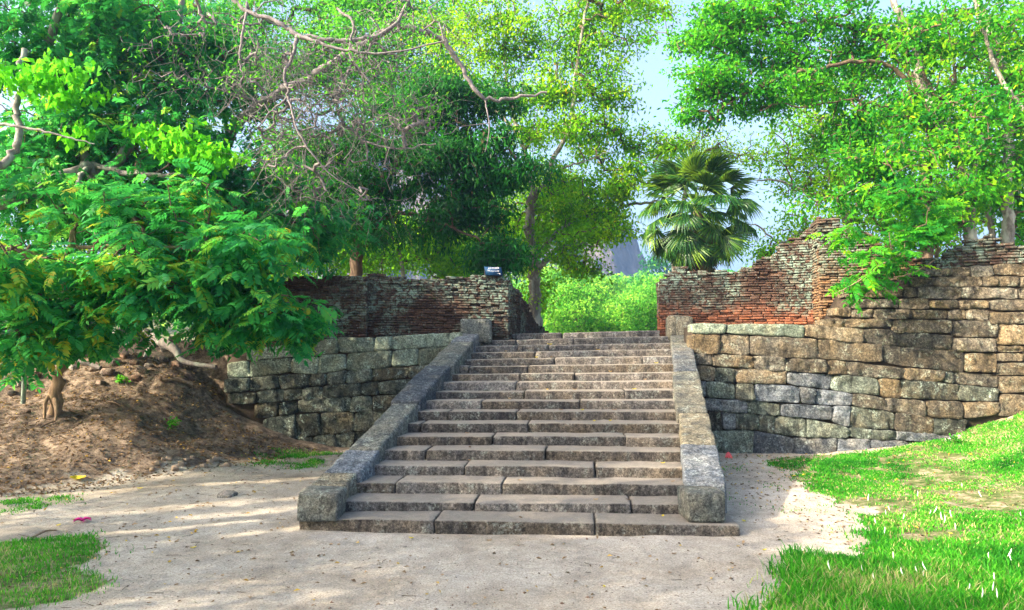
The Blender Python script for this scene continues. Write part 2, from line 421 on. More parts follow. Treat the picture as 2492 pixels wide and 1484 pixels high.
n1 = noise(nt, v, 0.9, 5, 0.6); n2 = noise(nt, v, 9, 8, 0.7); n3 = noise(nt, v, 70, 5, 0.75); n4 = noise(nt, v, 220, 2, 0.6)
sand = ramp(nt, n1, [(0.3, (0.31, 0.262, 0.2)), (0.5, (0.42, 0.373, 0.305)), (0.7, (0.5, 0.458, 0.39))])
sand = mix(nt, 1.0, sand, ramp(nt, n3, [(0.34, 0.5), (0.5, 0.98), (0.68, 1.35)]), 'MULTIPLY')
sand = mix(nt, 0.6, sand, ramp(nt, noise(nt, v, 2.7, 8, 0.75), [(0.36, 0.62), (0.6, 1.15)]), 'MULTIPLY')
sand = mix(nt, 0.7, sand, ramp(nt, n2, [(0.3, 0.74), (0.6, 1.08)]), 'MULTIPLY')
sand = mix(nt, ramp(nt, n4, [(0.62, 0.0), (0.67, 0.8)]), sand, (0.16, 0.09, 0.06))
sand = mix(nt, ramp(nt, noise(nt, v, 150, 2, 0.5), [(0.68, 0.0), (0.72, 0.7)]), sand, (0.75, 0.7, 0.64))
soil = ramp(nt, math_n(nt, 'ADD', math_n(nt, 'MULTIPLY', n2, 0.5), math_n(nt, 'MULTIPLY', noise(nt, v, 2.4, 6, 0.7), 0.5)), [(0.4, (0.03, 0.07, 0.012)), (0.49, (0.12, 0.14, 0.05)), (0.6, (0.34, 0.28, 0.2))])
earth = ramp(nt, n2, [(0.3, (0.025, 0.019, 0.014)), (0.48, (0.12, 0.09, 0.068)), (0.7, (0.3, 0.235, 0.175))])
earth = mix(nt, 0.9, earth, ramp(nt, n3, [(0.32, 0.45), (0.6, 1.5)]), 'MULTIPLY')
ag = N(nt, 'ShaderNodeAttribute', attribute_name='grassmask'); ae = N(nt, 'ShaderNodeAttribute', attribute_name='earthmask')
jit = math_n(nt, 'MULTIPLY', math_n(nt, 'SUBTRACT', n2, 0.5), 1.2)
gf = ramp(nt, math_n(nt, 'ADD', ag.outputs['Fac'], jit), [(0.35, 0.0), (0.65, 1.0)])
ef = ramp(nt, math_n(nt, 'ADD', ae.outputs['Fac'], jit), [(0.35, 0.0), (0.7, 1.0)])
col = mix(nt, ef, mix(nt, gf, sand, soil), earth)
nt.links.new(col, b.inputs['Base Color']); b.inputs['Roughness'].default_value = 0.95
b.inputs['Specular IOR Level'].default_value = 0.15
bump(nt, b, math_n(nt, 'ADD', math_n(nt, 'MULTIPLY', n2, 1.2), math_n(nt, 'MULTIPLY', n3, 0.5)), 0.8, 0.018)
gme.materials[0] = m
struct(obj('ground', gme))

# ---------------------------------------------------------------- block builders
def box_grid(n):
    """surface grid of the unit cube, n=(nx,ny,nz); returns verts in [-1,1], quads (welded per face only)"""
    A = Acc()
    for ax in range(3):
        u_, v_ = (ax + 1) % 3, (ax + 2) % 3
        for s in (-1, 1):
            a = np.linspace(-1, 1, n[u_] + 1); c = np.linspace(-1, 1, n[v_] + 1)
            A_, C_ = np.meshgrid(a, c)
            W = np.zeros(A_.shape + (3,)); W[..., ax] = s; W[..., u_] = A_; W[..., v_] = C_
            k = len(a); I, J = np.meshgrid(np.arange(len(a) - 1), np.arange(len(c) - 1))
            q = (J * k + I).ravel()
            Q = np.stack([q, q + 1, q + k + 1, q + k], -1)
            if s < 0: Q = Q[:, ::-1]
            A.add(W.reshape(-1, 3), Q)
    V, Q, _ = A.get()
    key = np.round((V + 1) * 1e5).astype(np.int64)
    _, idx, inv = np.unique(key, axis=0, return_index=True, return_inverse=True)
    return V[idx], inv.ravel()[Q]
def warp_block(c8, r=0.03, n=(6, 3, 3), amp=0.01, nscale=6.0, seed=0):
    """rounded, worn block filling eight corners c8[ix][iy][iz]"""
    c8 = np.asarray(c8, float).reshape(2, 2, 2, 3)
    ex = np.linalg.norm(c8[1] - c8[0], axis=-1).mean() / 2; ey = np.linalg.norm(c8[:, 1] - c8[:, 0], axis=-1).mean() / 2
    ez = np.linalg.norm(c8[:, :, 1] - c8[:, :, 0], axis=-1).mean() / 2
    V, Q = box_grid(n)
    # pull inner grid lines toward the rounded edges
    H = np.array([ex, ey, ez]); r = min(r, H.min() * 0.9)
    for k in range(3):
        m_ = n[k]
        if m_ >= 3:
            t = V[:, k]; lim = 1 - 2 / m_; tgt = 1 - 0.75 * r / H[k]
            sc = np.where(np.abs(t) > lim + 1e-6, t, t * max(tgt, lim) / lim if lim > 0 else t)
            V[:, k] = np.where(np.abs(t) > lim + 1e-6, t, sc)
    W = V * H
    inner = np.clip(W, -(H - r), H - r)
    W = inner + norm(W - inner) * r
    S = (W / H + 1) / 2
    out = np.zeros_like(W)
    for a in (0, 1):
        for b_ in (0, 1):
            for c in (0, 1):
                w = (S[:, 0] if a else 1 - S[:, 0]) * (S[:, 1] if b_ else 1 - S[:, 1]) * (S[:, 2] if c else 1 - S[:, 2])
                out += w[:, None] * c8[a, b_, c]
    d = norm(W)
    nn = fbm(out + seed * 13.7, nscale, seed, 3)
    out = out + d * (nn * amp)[:, None]
    low = vnoise(out + seed * 3.1, nscale * 0.4, seed + 50)
    out[:, 2] += low * amp * 0.7
    return out, Q
def prism8(x0, x1, y0, y1, z0, z1):
    return [[[(x, y, z) for z in (z0, z1)] for y in (y0, y1)] for x in (x0, x1)]

# ---------------------------------------------------------------- staircase
stairs = thing('stone_staircase', 'broad worn stone staircase of seventeen steps rising between two sloping balustrades', 'staircase', (0.3, 6.3, 0))
Kd = 5827.0
inv = [1148 + 65 * (i - 1) for i in range(18)]
vN = [352 + 1e6 / k for k in inv]              # nosing heights in the photo at mid stair
dN = [Kd / (v - 352) for v in vN]              # distances of the nosings
joints = {0: [1056, 1448], 1: [1153, 1536], 2: [962, 1222], 3: [1130, 1449], 4: [1035, 1327], 5: [1198, 1523], 6: [1023, 1284], 7: [1090, 1257],
          8: [1171, 1412], 9: [1276, 1520], 10: [1256], 11: [1265, 1398], 12: [1140, 1285], 13: [1349, 1564], 14: [1302], 15: [1259, 1334, 1448], 16: [1255, 1396], 17: [1222, 1368]}
def step_frame(i):
    t = (i - 1) / 16.0
    uL = 822 + (1172 - 822) * (1219 - (vN[i] - 4)) / (1219 - 822) if i else 716
    uR = 1672 - 46 * (1227 - vN[i]) / (1227 - 810) if i else 1802
    tilt = -4 + 10 * t                        # left end lower down the image when positive
    if i == 0: return uL, uR, 1261, 1280
    return uL, uR, vN[i] + tilt, vN[i] - tilt
for i in range(18):
    uL, uR, vL, vR = step_frame(i)
    if i: uL -= 14; uR += 10
    xs = [uL] + joints[i] + [uR]
    for k in range(len(xs) - 1):
        u0, u1 = xs[k] , xs[k + 1]
        v0 = vL + (vR - vL) * (u0 - uL) / (uR - uL); v1 = vL + (vR - vL) * (u1 - uL) / (uR - uL)
        jv = rng.uniform(-1.2, 1.2); jy = rng.uniform(-0.02, 0.02)
        d = dN[i] + jy
        A0 = P(u0, v0 + jv, d); A1 = P(u1, v1 + jv, d)
        g = 0.004
        A0[0] += g; A1[0] -= g
        dep = 0.62 if i else 0.6
        dz = 0.16 if i else 0.22
        hb = rng.uniform(-.008, .008)
        c8 = np.zeros((2, 2, 2, 3))
        for a, Pt in ((0, A0), (1, A1)):
            for b_ in (0, 1):
                for c in (0, 1):
                    q = Pt.copy(); q[1] += b_ * dep; q[2] += (0 if c else -dz) ; q[0] += b_ * 0.05
                    c8[a, b_, c] = q
        if i == 0 and k == 0: c8[0, 0, :, 1] += 0.12; c8[0, :, 1, 2] -= 0.03
        L = A1[0] - A0[0]
        Vb, Qb = warp_block(c8, 0.02 if i < 13 else 0.034, (max(6, int(L / 0.05)), 6, 5), 0.009, 6.5, i * 10 + k)
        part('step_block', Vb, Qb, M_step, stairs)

# balustrades: sloping stones on each side
def bal_line(side, d):
    """outer/inner X and top z at distance d"""
    v = 352 + 5640 / d
    if side < 0:
        uo = 746 + (1131 - 746) * (1188 - v) / (1188 - 795); w = 0.365
        xo = P(uo, v, d); return xo[0], xo[0] + w, xo[2]
    ui = 1671 + (1625 - 1671) * (1185 - v) / (1185 - 790)
    xi = P(ui, v, d); return xi[0], xi[0] + 0.355, xi[2]
brk = {-1: [1188, 1150, 1092, 978, 890, 832, 792], 1: [1185, 1080, 1002, 904, 846, 790]}
for side, nm in ((-1, 'left'), (1, 'right')):
    bal = thing('stone_balustrade', 'sloping stone balustrade of rounded slabs on the %s side of the stairs' % nm, 'balustrade', (-1.5 if side < 0 else 1.9, 6.5, 0))
    bs = brk[side]
    for k in range(len(bs) - 1):
        d0 = 5640 / (bs[k] - 352); d1 = 5640 / (bs[k + 1] - 352)
        c8 = np.zeros((2, 2, 2, 3))
        dr = rng.uniform(-0.022, 0.022, 4)
        for b_, d in ((0, d0 + 0.012), (1, d1 - 0.012)):
            xa, xb, zt = bal_line(side, d)
            for c in (0, 1):
                c8[0, b_, c] = (xa + dr[0], d, zt + dr[2] + (0 if c else -0.34))
                c8[1, b_, c] = (xb + dr[1] , d, zt + dr[2] + (0 if c else -0.34))
        Ls = d1 - d0
        Vb, Qb = warp_block(c8, 0.028, (9, max(10, int(Ls / 0.045)), 8), 0.014, 6.5, 300 + k + side * 20)
        part('balustrade_slab', Vb, Qb, M_blue if (side, k) in ((1, 0), (1, 3), (-1, 1), (-1, 3), (-1, 5)) else M_bal, bal)
    # solid cheek wall beneath the slabs
    d0 = 5640 / (bs[0] - 352) + 0.12; d1 = 5640 / (bs[-1] - 352)
    c8 = np.zeros((2, 2, 2, 3))
    for b_, d in ((0, d0), (1, d1)):
        xa, xb, zt = bal_line(side, d)
        for c in (0, 1):
            c8[0, b_, c] = (xa + 0.035, d, (zt - 0.2) if c else -0.1); c8[1, b_, c] = (xb - 0.035, d, (zt - 0.2) if c else -0.1)
    Vb, Qb = warp_block(c8, 0.02, (4, 40, 10), 0.02, 5.0, 330 + side)
    part('cheek_wall', Vb, Qb, M_wall_l, bal)
    # front newel block on the bottom slab
    u0, u1 = ((719, 820) if side < 0 else (1674, 1769))
    A0 = P(u0, 1203 if side < 0 else 1200, 6.33); A1 = P(u1, 1203 if side < 0 else 1200, 6.33)
    z0 = P(u0, 1260 if side < 0 else 1262, 6.4)[2] - 0.03
    Vb, Qb = warp_block(prism8(A0[0], A1[0], 6.36, 6.74, z0, A0[2] - (0.0 if side < 0 else 0.01)), 0.028, (9, 8, 7), 0.014, 5, 350 + side)
    part('newel_block', Vb, Qb, M_bal, bal)
    # block at the head of the balustrade
    u0, u1, vt = ((1119, 1196, 775) if side < 0 else (1628, 1690, 768))
    A0 = P(u0, vt, 12.25); A1 = P(u1, vt, 12.25)
    Vb, Qb = warp_block(prism8(A0[0], A1[0], 12.25, 12.6, A0[2] - 0.42, A0[2]), 0.06, (6, 5, 5), 0.02, 5, 360 + side)
    part('head_block', Vb, Qb, M_bal, bal)

# ---------------------------------------------------------------- coursed stone retaining walls
def stone_face(corners, yf, bulge=0.035, n=(9, 6), depth=0.3, seed=0, rough=0.018, gap=0.35):
    """corners: (u,v) TL, TR, BR, BL. stone front grid with rounded rim, sides run back"""
    c = np.array(corners, float); cen = c.mean(0)
    w = max(c[:, 0].max() - c[:, 0].min(), 1); h = max(c[:, 1].max() - c[:, 1].min(), 1)
    sh = np.array([[1, 1], [-1, 1], [-1, -1], [1, -1]]) * gap * 0.5
    c = c + sh
    nx_, ny_ = n
    e1 = min(1.3 / w, 0.2); e2 = min(1.3 / h, 0.25)
    sx_ = np.concatenate([[0], np.linspace(e1, 1 - e1, nx_ - 1), [1]]); ty_ = np.concatenate([[0], np.linspace(e2, 1 - e2, ny_ - 1), [1]])
    S, T = np.meshgrid(sx_, ty_)
    rim = (S > 0) & (S < 1) & (T > 0) & (T < 1)
    # irregular outline
    U = (1 - T) * ((1 - S) * c[0, 0] + S * c[1, 0]) + T * ((1 - S) * c[3, 0] + S * c[2, 0])
    W = (1 - T) * ((1 - S) * c[0, 1] + S * c[1, 1]) + T * ((1 - S) * c[3, 1] + S * c[2, 1])
    # chamfer corners in outline
    cx = np.abs(2 * S - 1) ** 7; cy = np.abs(2 * T - 1) ** 7
    U = U - np.sign(2 * S - 1) * cx * cy * min(w * 0.06, 2.5); W = W - np.sign(2 * T - 1) * cx * cy * min(h * 0.12, 2.5)
    pts = np.zeros(U.shape + (3,))
    for a in range(U.shape[0]):
        for b_ in range(U.shape[1]):
            u_, v_ = U[a, b_], W[a, b_]
            pts[a, b_] = P(u_, v_, yf(u_))
    edge = rim * (0.8 + 0.2 * (1 - np.abs(2 * S - 1) ** 4) * (1 - np.abs(2 * T - 1) ** 4))
    nz = fbm(pts + seed * 7.7, 5.5, seed, 4)
    nz2 = fbm(pts + seed, 16.0, seed + 8, 2)
    out_ = bulge * edge + rough * (nz * 2.0 + nz2 * 1.5) * rim
    tilt = (vnoise(np.array([[seed * 1.3, 2.2, 3.3]]), 1, 5)[0]) * 0.02
    pts[..., 1] -= out_ + tilt
    oj = fbm(pts + 5.5 + seed, 7.0, seed + 3, 2) * 0.011
    pts[..., 0] += oj; pts[..., 2] += oj * 0.8
    back = []
    idx = [(0, b_) for b_ in range(nx_ + 1)] + [(a, nx_) for a in range(1, ny_ + 1)] + [(ny_, b_) for b_ in range(nx_ - 1, -1, -1)] + [(a, 0) for a in range(ny_ - 1, 0, -1)]
    k = nx_ + 1
    front_ids = [a * k + b_ for a, b_ in idx]
    bk = np.array([pts[a, b_] + (0, depth, 0) for a, b_ in idx])
    Vv = np.concatenate([pts.reshape(-1, 3), bk]); n0 = k * (ny_ + 1); m_ = len(idx)
    I, J = np.meshgrid(np.arange(nx_), np.arange(ny_)); q = (J * k + I).ravel()
    Q = [np.stack([q, q + k, q + k + 1, q + 1], -1)]
    f = np.array(front_ids); b2 = np.arange(m_) + n0
    Q.append(np.stack([f, np.roll(f, -1), np.roll(b2, -1), b2], -1))
    return Vv, np.concatenate(Q)
def course(wall, top, bot, jts, mat, yf, seed, bulge=0.02, rough=0.016):
    tu = [p[0] for p in top]; tv = [p[1] for p in top]; bu = [p[0] for p in bot]; bv = [p[1] for p in bot]
    for k in range(len(jts) - 1):
        a, b_ = jts[k], jts[k + 1]
        s0 = rng.uniform(-3, 3) if k else 0; s1 = rng.uniform(-3, 3) if k < len(jts) - 2 else 0
        c = [(a + s0, np.interp(a, tu, tv)), (b_ + s1, np.interp(b_, tu, tv)), (b_ - s1, np.interp(b_, bu, bv)), (a - s0, np.interp(a, bu, bv))]
        c = [(u_, v_ + rng.uniform(-1.5, 1.5)) for u_, v_ in c]
        if abs(c[3][1] - c[0][1]) < 4 and abs(c[2][1] - c[1][1]) < 4: continue
        Vv, Q = stone_face(c, yf, bulge, (max(7, int((b_ - a) / 6)), 8), 0.3, seed * 31 + k, rough)
        m_ = mat(k, (a + b_) / 2) if callable(mat) else mat
        part('wall_stone', Vv, Q, m_, wall)

lwall = thing('retaining_wall', 'cool grey lichened stone retaining wall left of the stairs, half buried in earth', 'stone wall', (-2.8, 11.9, 0))
L0 = [(553, 850), (735, 838), (737, 826), (954, 818), (1094, 808), (1160, 806)]
L1 = [(553, 882), (735, 868), (956, 851), (1079, 844), (1160, 840)]
L2 = [(553, 921), (608, 919), (716, 907), (789, 910), (843, 901), (1038, 889), (1120, 886)]
L3 = [(553, 957), (608, 953), (753, 941), (902, 930), (1006, 919), (1100, 915)]
L4 = [(600, 985), (734, 973), (852, 964), (952, 960), (1050, 955)]
L5 = [(620, 1020), (680, 1014), (725, 1005), (907, 1003), (1010, 1000)]
L6 = [(640, 1060), (721, 1066), (861, 1050), (960, 1045)]
L7 = [(640, 1075), (721, 1090), (816, 1092), (930, 1092)]
course(lwall, L0, L1, [600, 735, 823, 912, 954, 1094, 1125], M_cap, yl, 1, 0.02, 0.008)
course(lwall, L1, L2, [553, 608, 708, 775, 843, 953, 1018, 1100], M_cap, yl, 2, 0.02, 0.01)
course(lwall, L2, L3, [548, 608, 680, 753, 795, 842, 905, 993, 1080], M_wall_l, yl, 3, 0.03)
course(lwall, L3, L4, [555, 625, 692, 735, 785, 880, 920, 1040], M_wall_l, yl, 4)
course(lwall, L4, L5, [620, 678, 725, 853, 906, 1000], M_wall_l, yl, 5)
course(lwall, L5, L6, [640, 721, 780, 861, 955], M_wall_l, yl, 6)
course(lwall, L6, L7, [640, 760, 816, 860, 925], M_wall_l, yl, 7)
# earthen core behind the stones
def core(name, us, vt, zb, yf, off, depth, parent, mat):
    """solid body following the wall line, top from photo heights vt at us"""
    A = []
    ud = sorted(set(list(us) + list(np.arange(us[0], us[-1], 25.0)))); vt = np.interp(ud, us, vt); us = ud
    for u_, v_ in zip(us, vt):
        y = yf(u_) + off; t = P(u_, v_, yf(u_)); x = (u_ - 1245.5) / F * yf(u_)
        A.append([(x, y, zb), (x, y, t[2] - 0.02), (x, y + depth, t[2] - 0.02), (x, y + depth, zb)])
    n_ = len(A); Vv = np.array(A).reshape(-1, 3); Q = []
    for k in range(n_ - 1):
        for e in range(4):
            Q.append((k * 4 + e, k * 4 + (e + 1) % 4, (k + 1) * 4 + (e + 1) % 4, (k + 1) * 4 + e))
    Q.append((0, 1, 2, 3)[::-1]); Q.append(tuple((n_ - 1) * 4 + e for e in range(4)))
    return part(name, Vv, np.array(Q), mat, parent, False)
core('wall_core', [553, 735, 954, 1094, 1135], [868, 842, 822, 812, 812], -0.2, yl, 0.035, 0.45, lwall, M_mortar)

rwall = thing('retaining_wall', 'tall golden brown stone retaining wall right of the stairs above the lawn', 'stone wall', (5.0, 10.9, 0))
R0 = [(1680, 786), (1957, 788), (2007, 789), (2171, 805), (2316, 816)]
R1 = [(1680, 813), (1765, 813), (1953, 820), (2007, 826), (2101, 836), (2316, 852)]
R2 = [(1680, 858), (1751, 861), (1824, 865), (1987, 874), (2146, 883), (2200, 895), (2347, 908), (2425, 910)]
R3 = [(1690, 888), (1784, 896), (1909, 903), (2056, 912), (2199, 924), (2293, 930), (2427, 945)]
R4 = [(1700, 925), (1788, 933), (1913, 936), (2020, 948), (2134, 965), (2195, 971), (2335, 977), (2430, 977)]
R5 = [(1710, 966), (1817, 975), (1902, 981), (2027, 986), (2072, 988), (2154, 1000), (2253, 1014), (2343, 1020), (2440, 1010)]
R6 = [(1720, 999), (1813, 1006), (1898, 1012), (2023, 1022), (2064, 1040), (2170, 1047), (2273, 1058), (2350, 1060)]
R7 = [(1730, 1048), (1832, 1047), (1934, 1064), (2037, 1066), (2115, 1068), (2207, 1074), (2350, 1078)]
R8 = [(1730, 1112), (2033, 1112), (2207, 1100), (2350, 1095)]
def mrr(k, u_): return M_blue if rng.random() < (0.3 if u_ < 2100 else 0.08) else M_wall_l if rng.random() < (0.62 if u_ < 1900 else 0.3) else M_wall_r
def mr(k, u_): return M_cap if u_ < 1960 else M_wall_r
course(rwall, R0, R1, [1684, 1767, 1957, 2100, 2316], mr, yr, 11, 0.02, 0.01)
course(rwall, R1, R2, [1680, 1751, 1824, 1988, 2147, 2345], M_wall_r, yr, 12, 0.02, 0.012)
course(rwall, R2, R3, [1690, 1732, 1835, 1911, 2011, 2058, 2201, 2294, 2318, 2427], mrr, yr, 13, 0.022, 0.02)
course(rwall, R3, R4, [1695, 1740, 1788, 1913, 2022, 2138, 2193, 2332, 2427], mrr, yr, 14, 0.02, 0.016)
course(rwall, R4, R5, [1705, 1717, 1788, 1835, 1946, 1988, 2074, 2156, 2253, 2343, 2430], mrr, yr, 15, 0.02, 0.016)
course(rwall, R5, R6, [1715, 1817, 1900, 2025, 2068, 2177, 2270, 2350], mrr, yr, 16, 0.02, 0.016)
course(rwall, R6, R7, [1725, 1757, 1790, 1845, 1885, 1962, 2065, 2180, 2350], mrr, yr, 17, 0.02, 0.016)
course(rwall, R7, R8, [1730, 1832, 1933, 2037, 2115, 2207, 2350], mrr, yr, 18, 0.02, 0.016)
more = [  # u0,v0,u1,v1 of the taller part at the right
 (2228, 652, 2311, 673), (2314, 650, 2360, 673), (2362, 646, 2416, 672), (2420, 642, 2500, 670),
 (2214, 675, 2268, 697), (2270, 674, 2388, 697), (2390, 673, 2430, 697), (2432, 671, 2480, 697), (2482, 671, 2560, 697),
 (2060, 699, 2195, 724), (2197, 699, 2231, 724), (2235, 699, 2338, 728), (2340, 699, 2477, 727), (2480, 699, 2570, 727),
 (2066, 726, 2185, 750), (2187, 726, 2258, 752), (2260, 730, 2332, 752), (2334, 729, 2406, 751), (2409, 729, 2500, 757), (2502, 729, 2590, 757),
 (2030, 748, 2068, 771), (2072, 751, 2123, 773), (2125, 751, 2213, 775), (2215, 754, 2306, 776), (2308, 753, 2349, 778), (2351, 753, 2406, 779), (2409, 759, 2520, 788),
 (2003, 774, 2168, 798), (2172, 778, 2316, 812), (2318, 780, 2425, 820), (2428, 790, 2540, 838),
 (2318, 822, 2425, 857), (2428, 840, 2490, 857), (2492, 840, 2560, 880),
 (2348, 859, 2425, 906), (2428, 859, 2490, 880), (2428, 882, 2500, 912), (2502, 882, 2590, 930),
 (2430, 915, 2500, 956), (2430, 958, 2500, 1012), (2502, 932, 2590, 1000)]
xv = 650.0; rr_ = np.random.default_rng(17)
while xv < 1010:      # the wall goes on beyond the right edge of view
    hh_ = rr_.uniform(28, 48); xu = 2595.0 + rr_.uniform(0, 12)
    while xu < 3240:
        ww_ = rr_.uniform(60, 150); more.append((xu, xv, xu + ww_ - 2, xv + hh_ - 2)); xu += ww_
    xv += hh_
for k, (a, b_, c, d) in enumerate(more):
    j = rng.uniform(-1.5, 1.5, 8)
    Vv, Q = stone_face([(a + j[0], b_ + j[1]), (c + j[2], b_ + j[3]), (c + j[4], d + j[5]), (a + j[6], d + j[7])], yr, 0.022, (max(7, int((c - a) / 6)), 7), 0.3, 700 + k, 0.022)
    part('wall_stone', Vv, Q, M_wall_r, rwall)
core('wall_core', [1684, 1840, 2000, 2010, 2040, 2075, 2200, 2235, 2330, 2420, 2491, 2600, 3240], [792, 792, 794, 794, 775, 712, 706, 664, 660, 656, 654, 654, 654], -0.2, yr, 0.06, 0.5, rwall, M_mortar)

# ---------------------------------------------------------------- brick walls
def brick_mesh(seed, mat):
    Vv, Q = warp_block(prism8(-0.5, 0.5, -0.5, 0.5, -0.5, 0.5), 0.09, (3, 2, 2), 0.05, 2.3, seed)
    # corners of a low grid drift a little so no two edges are straight
    r_ = np.random.default_rng(seed)
    Vv = Vv + r_.normal(0, 0.02, Vv.shape)
    return Vv, Q
def plain_box():
    Vv = np.array([(x, y, z) for x in (-.5, .5) for y in (-.5, .5) for z in (-.5, .5)])
    Q = np.array([(0, 1, 3, 2), (4, 6, 7, 5), (0, 4, 5, 1), (2, 3, 7, 6), (0, 2, 6, 4), (1, 5, 7, 3)])
    return Vv, Q
def brick_field(wall, faces, mat, core_mat, seed, course_h=0.043, nparts=300, rough=0.011):
    """faces: list of dict(a=(x,y), b=(x,y), top=[(s,z)], bot=[(s,z)]) with s distance along a->b"""
    r_ = np.random.default_rng(seed)
    meshes = []
    for k in range(8):
        Vv, Q = brick_mesh(seed + k, mat); meshes.append((Vv, Q))
    medata = [mesh('brick', Vv, Q, mat, True) for Vv, Q in meshes]
    allb = []
    for fc in faces:
        a = np.array(fc['a'], float); b_ = np.array(fc['b'], float); L = np.linalg.norm(b_ - a); t = (b_ - a) / L
        nrm = np.array([t[1], -t[0]])
        ts, tz = zip(*fc['top']); bs, bz = zip(*fc['bot'])
        zmin = min(bz); zmax = max(tz); row = 0; z = zmin + course_h / 2
        while z < zmax + 0.02:
            s = -r_.uniform(0, 0.15)
            sag = 0.0
            while s < L:
                l = r_.uniform(0.12, 0.235); sc = min(max(s + l / 2, 0), L)
                zt = np.interp(sc, ts, tz) + r_.normal(0, 0.012); zb_ = np.interp(sc, bs, bz)
                s0 = max(s, 0); s1 = min(s + l, L)
                wav = 0.009 * math.sin(sc * 1.7 + seed) + 0.006 * math.sin(sc * 4.1 + z * 3)
                zz = z + wav
                if s1 - s0 > 0.04 and zz < zt and zz > zb_:
                    er = np.clip(1 - (zt - zz) / 0.25, 0, 1)          # loose near the broken top
                    o = r_.normal(0, rough * (0.5 + 0.9 * er) * fc.get('rough', 1)) - 0.012 * (r_.random() < 0.08)
                    if r_.random() < 0.015: o -= 0.05
                    c = a + t * (s0 + s1) / 2 + nrm * (o - 0.055)
                    ang = math.atan2(t[1], t[0]) + r_.normal(0, 0.015 + 0.05 * er)
                    allb.append((c[0], c[1], zz, ang, s1 - s0 - 0.007, 0.13, course_h * r_.uniform(0.93, 1.03), r_.normal(0, 0.008 + 0.035 * er), r_.random()))
                s += l
            z += course_h; row += 1
    allb = np.array(allb)
    size = allb[:, 4] / np.hypot(allb[:, 0], allb[:, 1])
    order = np.argsort(-size)
    base = np.array(wall['base'])
    for q in order[:nparts]:
        x, y, z, ang, l, dp, hh, tl, rn = allb[q]
        o = bpy.data.objects.new('brick', medata[int(rn * 8) % 8]); COL.objects.link(o)
        o.parent = wall; o.location = (x - base[0], y - base[1], z - base[2])
        o.rotation_euler = (0, tl, ang); o.scale = (l * 1.03, dp, hh * 1.12)
    A = Acc()
    for q in order[nparts:]:
        x, y, z, ang, l, dp, hh, tl, rn = allb[q]
        Vv, Q = meshes[int(rn * 8) % 8]
        W = Vv * np.array([l * 1.03, dp, hh * 1.12])
        W = np.stack([W[:, 0] * math.cos(tl) + W[:, 2] * math.sin(tl), W[:, 1], -W[:, 0] * math.sin(tl) + W[:, 2] * math.cos(tl)], -1)
        W = np.stack([W[:, 0] * math.cos(ang) - W[:, 1] * math.sin(ang), W[:, 0] * math.sin(ang) + W[:, 1] * math.cos(ang), W[:, 2]], -1)
        A.add(W + (x, y, z), Q, rn)
    if A.V:
        Vv, Q, T = A.get(); part('brickwork', Vv, Q, mat, wall, True, T, 'stuff')
    for fc in faces:       # solid core behind each face
        a = np.array(fc['a'], float); b_ = np.array(fc['b'], float); L = np.linalg.norm(b_ - a); t = (b_ - a) / L
        nrm = np.array([t[1], -t[0]]); th = fc.get('core', 0.5)
        ss = np.linspace(0, L, 24); ts, tz = zip(*fc['top']); bs, bz = zip(*fc['bot'])
        A4 = []
        ins0 = 0.05
        for s in ss:
            s_ = min(max(s, ins0), L - ins0)
            p0 = a + t * s_ - nrm * 0.035; p1 = p0 - nrm * th
            zt = np.interp(s, ts, tz) - 0.05; zb_ = min(np.interp(s, bs, bz), zt - 0.05) - 0.3
            A4.append([(p0[0], p0[1], zb_), (p0[0], p0[1], zt), (p1[0], p1[1], zt - 0.03), (p1[0], p1[1], zb_)])
        Vv = np.array(A4).reshape(-1, 3); Q = []
        for k in range(len(ss) - 1):
            for e in range(4): Q.append((k * 4 + e, k * 4 + (e + 1) % 4, (k + 1) * 4 + (e + 1) % 4, (k + 1) * 4 + e))
        Q.append((3, 2, 1, 0)); Q.append(tuple((len(ss) - 1) * 4 + e for e in range(4)))
        part('wall_core', Vv, np.array(Q), core_mat, wall, False)
def face_from_px(u0, y0, u1, y1, top, bot, **kw):
    a = P(u0, 800, y0)[:2]; b_ = P(u1, 800, y1)[:2]
    L = np.linalg.norm(b_ - a); t = (b_ - a) / L
    def conv(l):
        o = []
        for u_, v_ in l:
            # find s where the face projects to u_
            k = (u_ - 1245.5) / F; s = (k * a[1] - a[0]) / (t[0] - k * t[1]); s = min(max(s, -1), L + 1)
            y = a[1] + t[1] * s; o.append((s, P(u_, v_, y)[2]))
        return o
    d = dict(a=a, b=b_, top=conv(top), bot=conv(bot)); d.update(kw); return d

bl = thing('brick_wall', 'dark lichen-spotted ruined brick wall left of the gateway with a name plate on top', 'brick wall', (-2.0, 12.6, 1.8))
Lt = [(640, 705), (685, 684), (723, 674), (830, 671), (911, 669), (964, 671), (988, 681), (1039, 681), (1072, 675), (1125, 671), (1170, 669), (1217, 672), (1237, 682)]
brick_field(bl, [
    face_from_px(640, 12.25, 892, 12.25, Lt, [(640, 850), (735, 836), (954, 822)], core=0.9),
    face_from_px(892, 12.42, 1237, 12.5, Lt, [(880, 824), (954, 820), (1100, 812), (1150, 820), (1237, 822)], core=0.7),
    face_from_px(1237, 12.5, 1336, 17.4, [(1237, 682), (1262, 708), (1285, 745), (1300, 780), (1315, 795), (1336, 806)], [(1237, 826), (1336, 826)], core=0.6),
], M_brick_l, M_mortar, 101)
# stones set in the left end of the brick wall
for k, (a, b_, c, d) in enumerate([(706, 740, 787, 771), (772, 779, 801, 797), (745, 795, 770, 812), (690, 800, 735, 830)]):
    Vv, Q = stone_face([(a, b_), (c, b_ + 2), (c - 2, d), (a, d)], lambda u_: 12.16, 0.05, (8, 6), 0.3, 800 + k)
    part('wall_stone', Vv, Q, M_wall_l, bl)

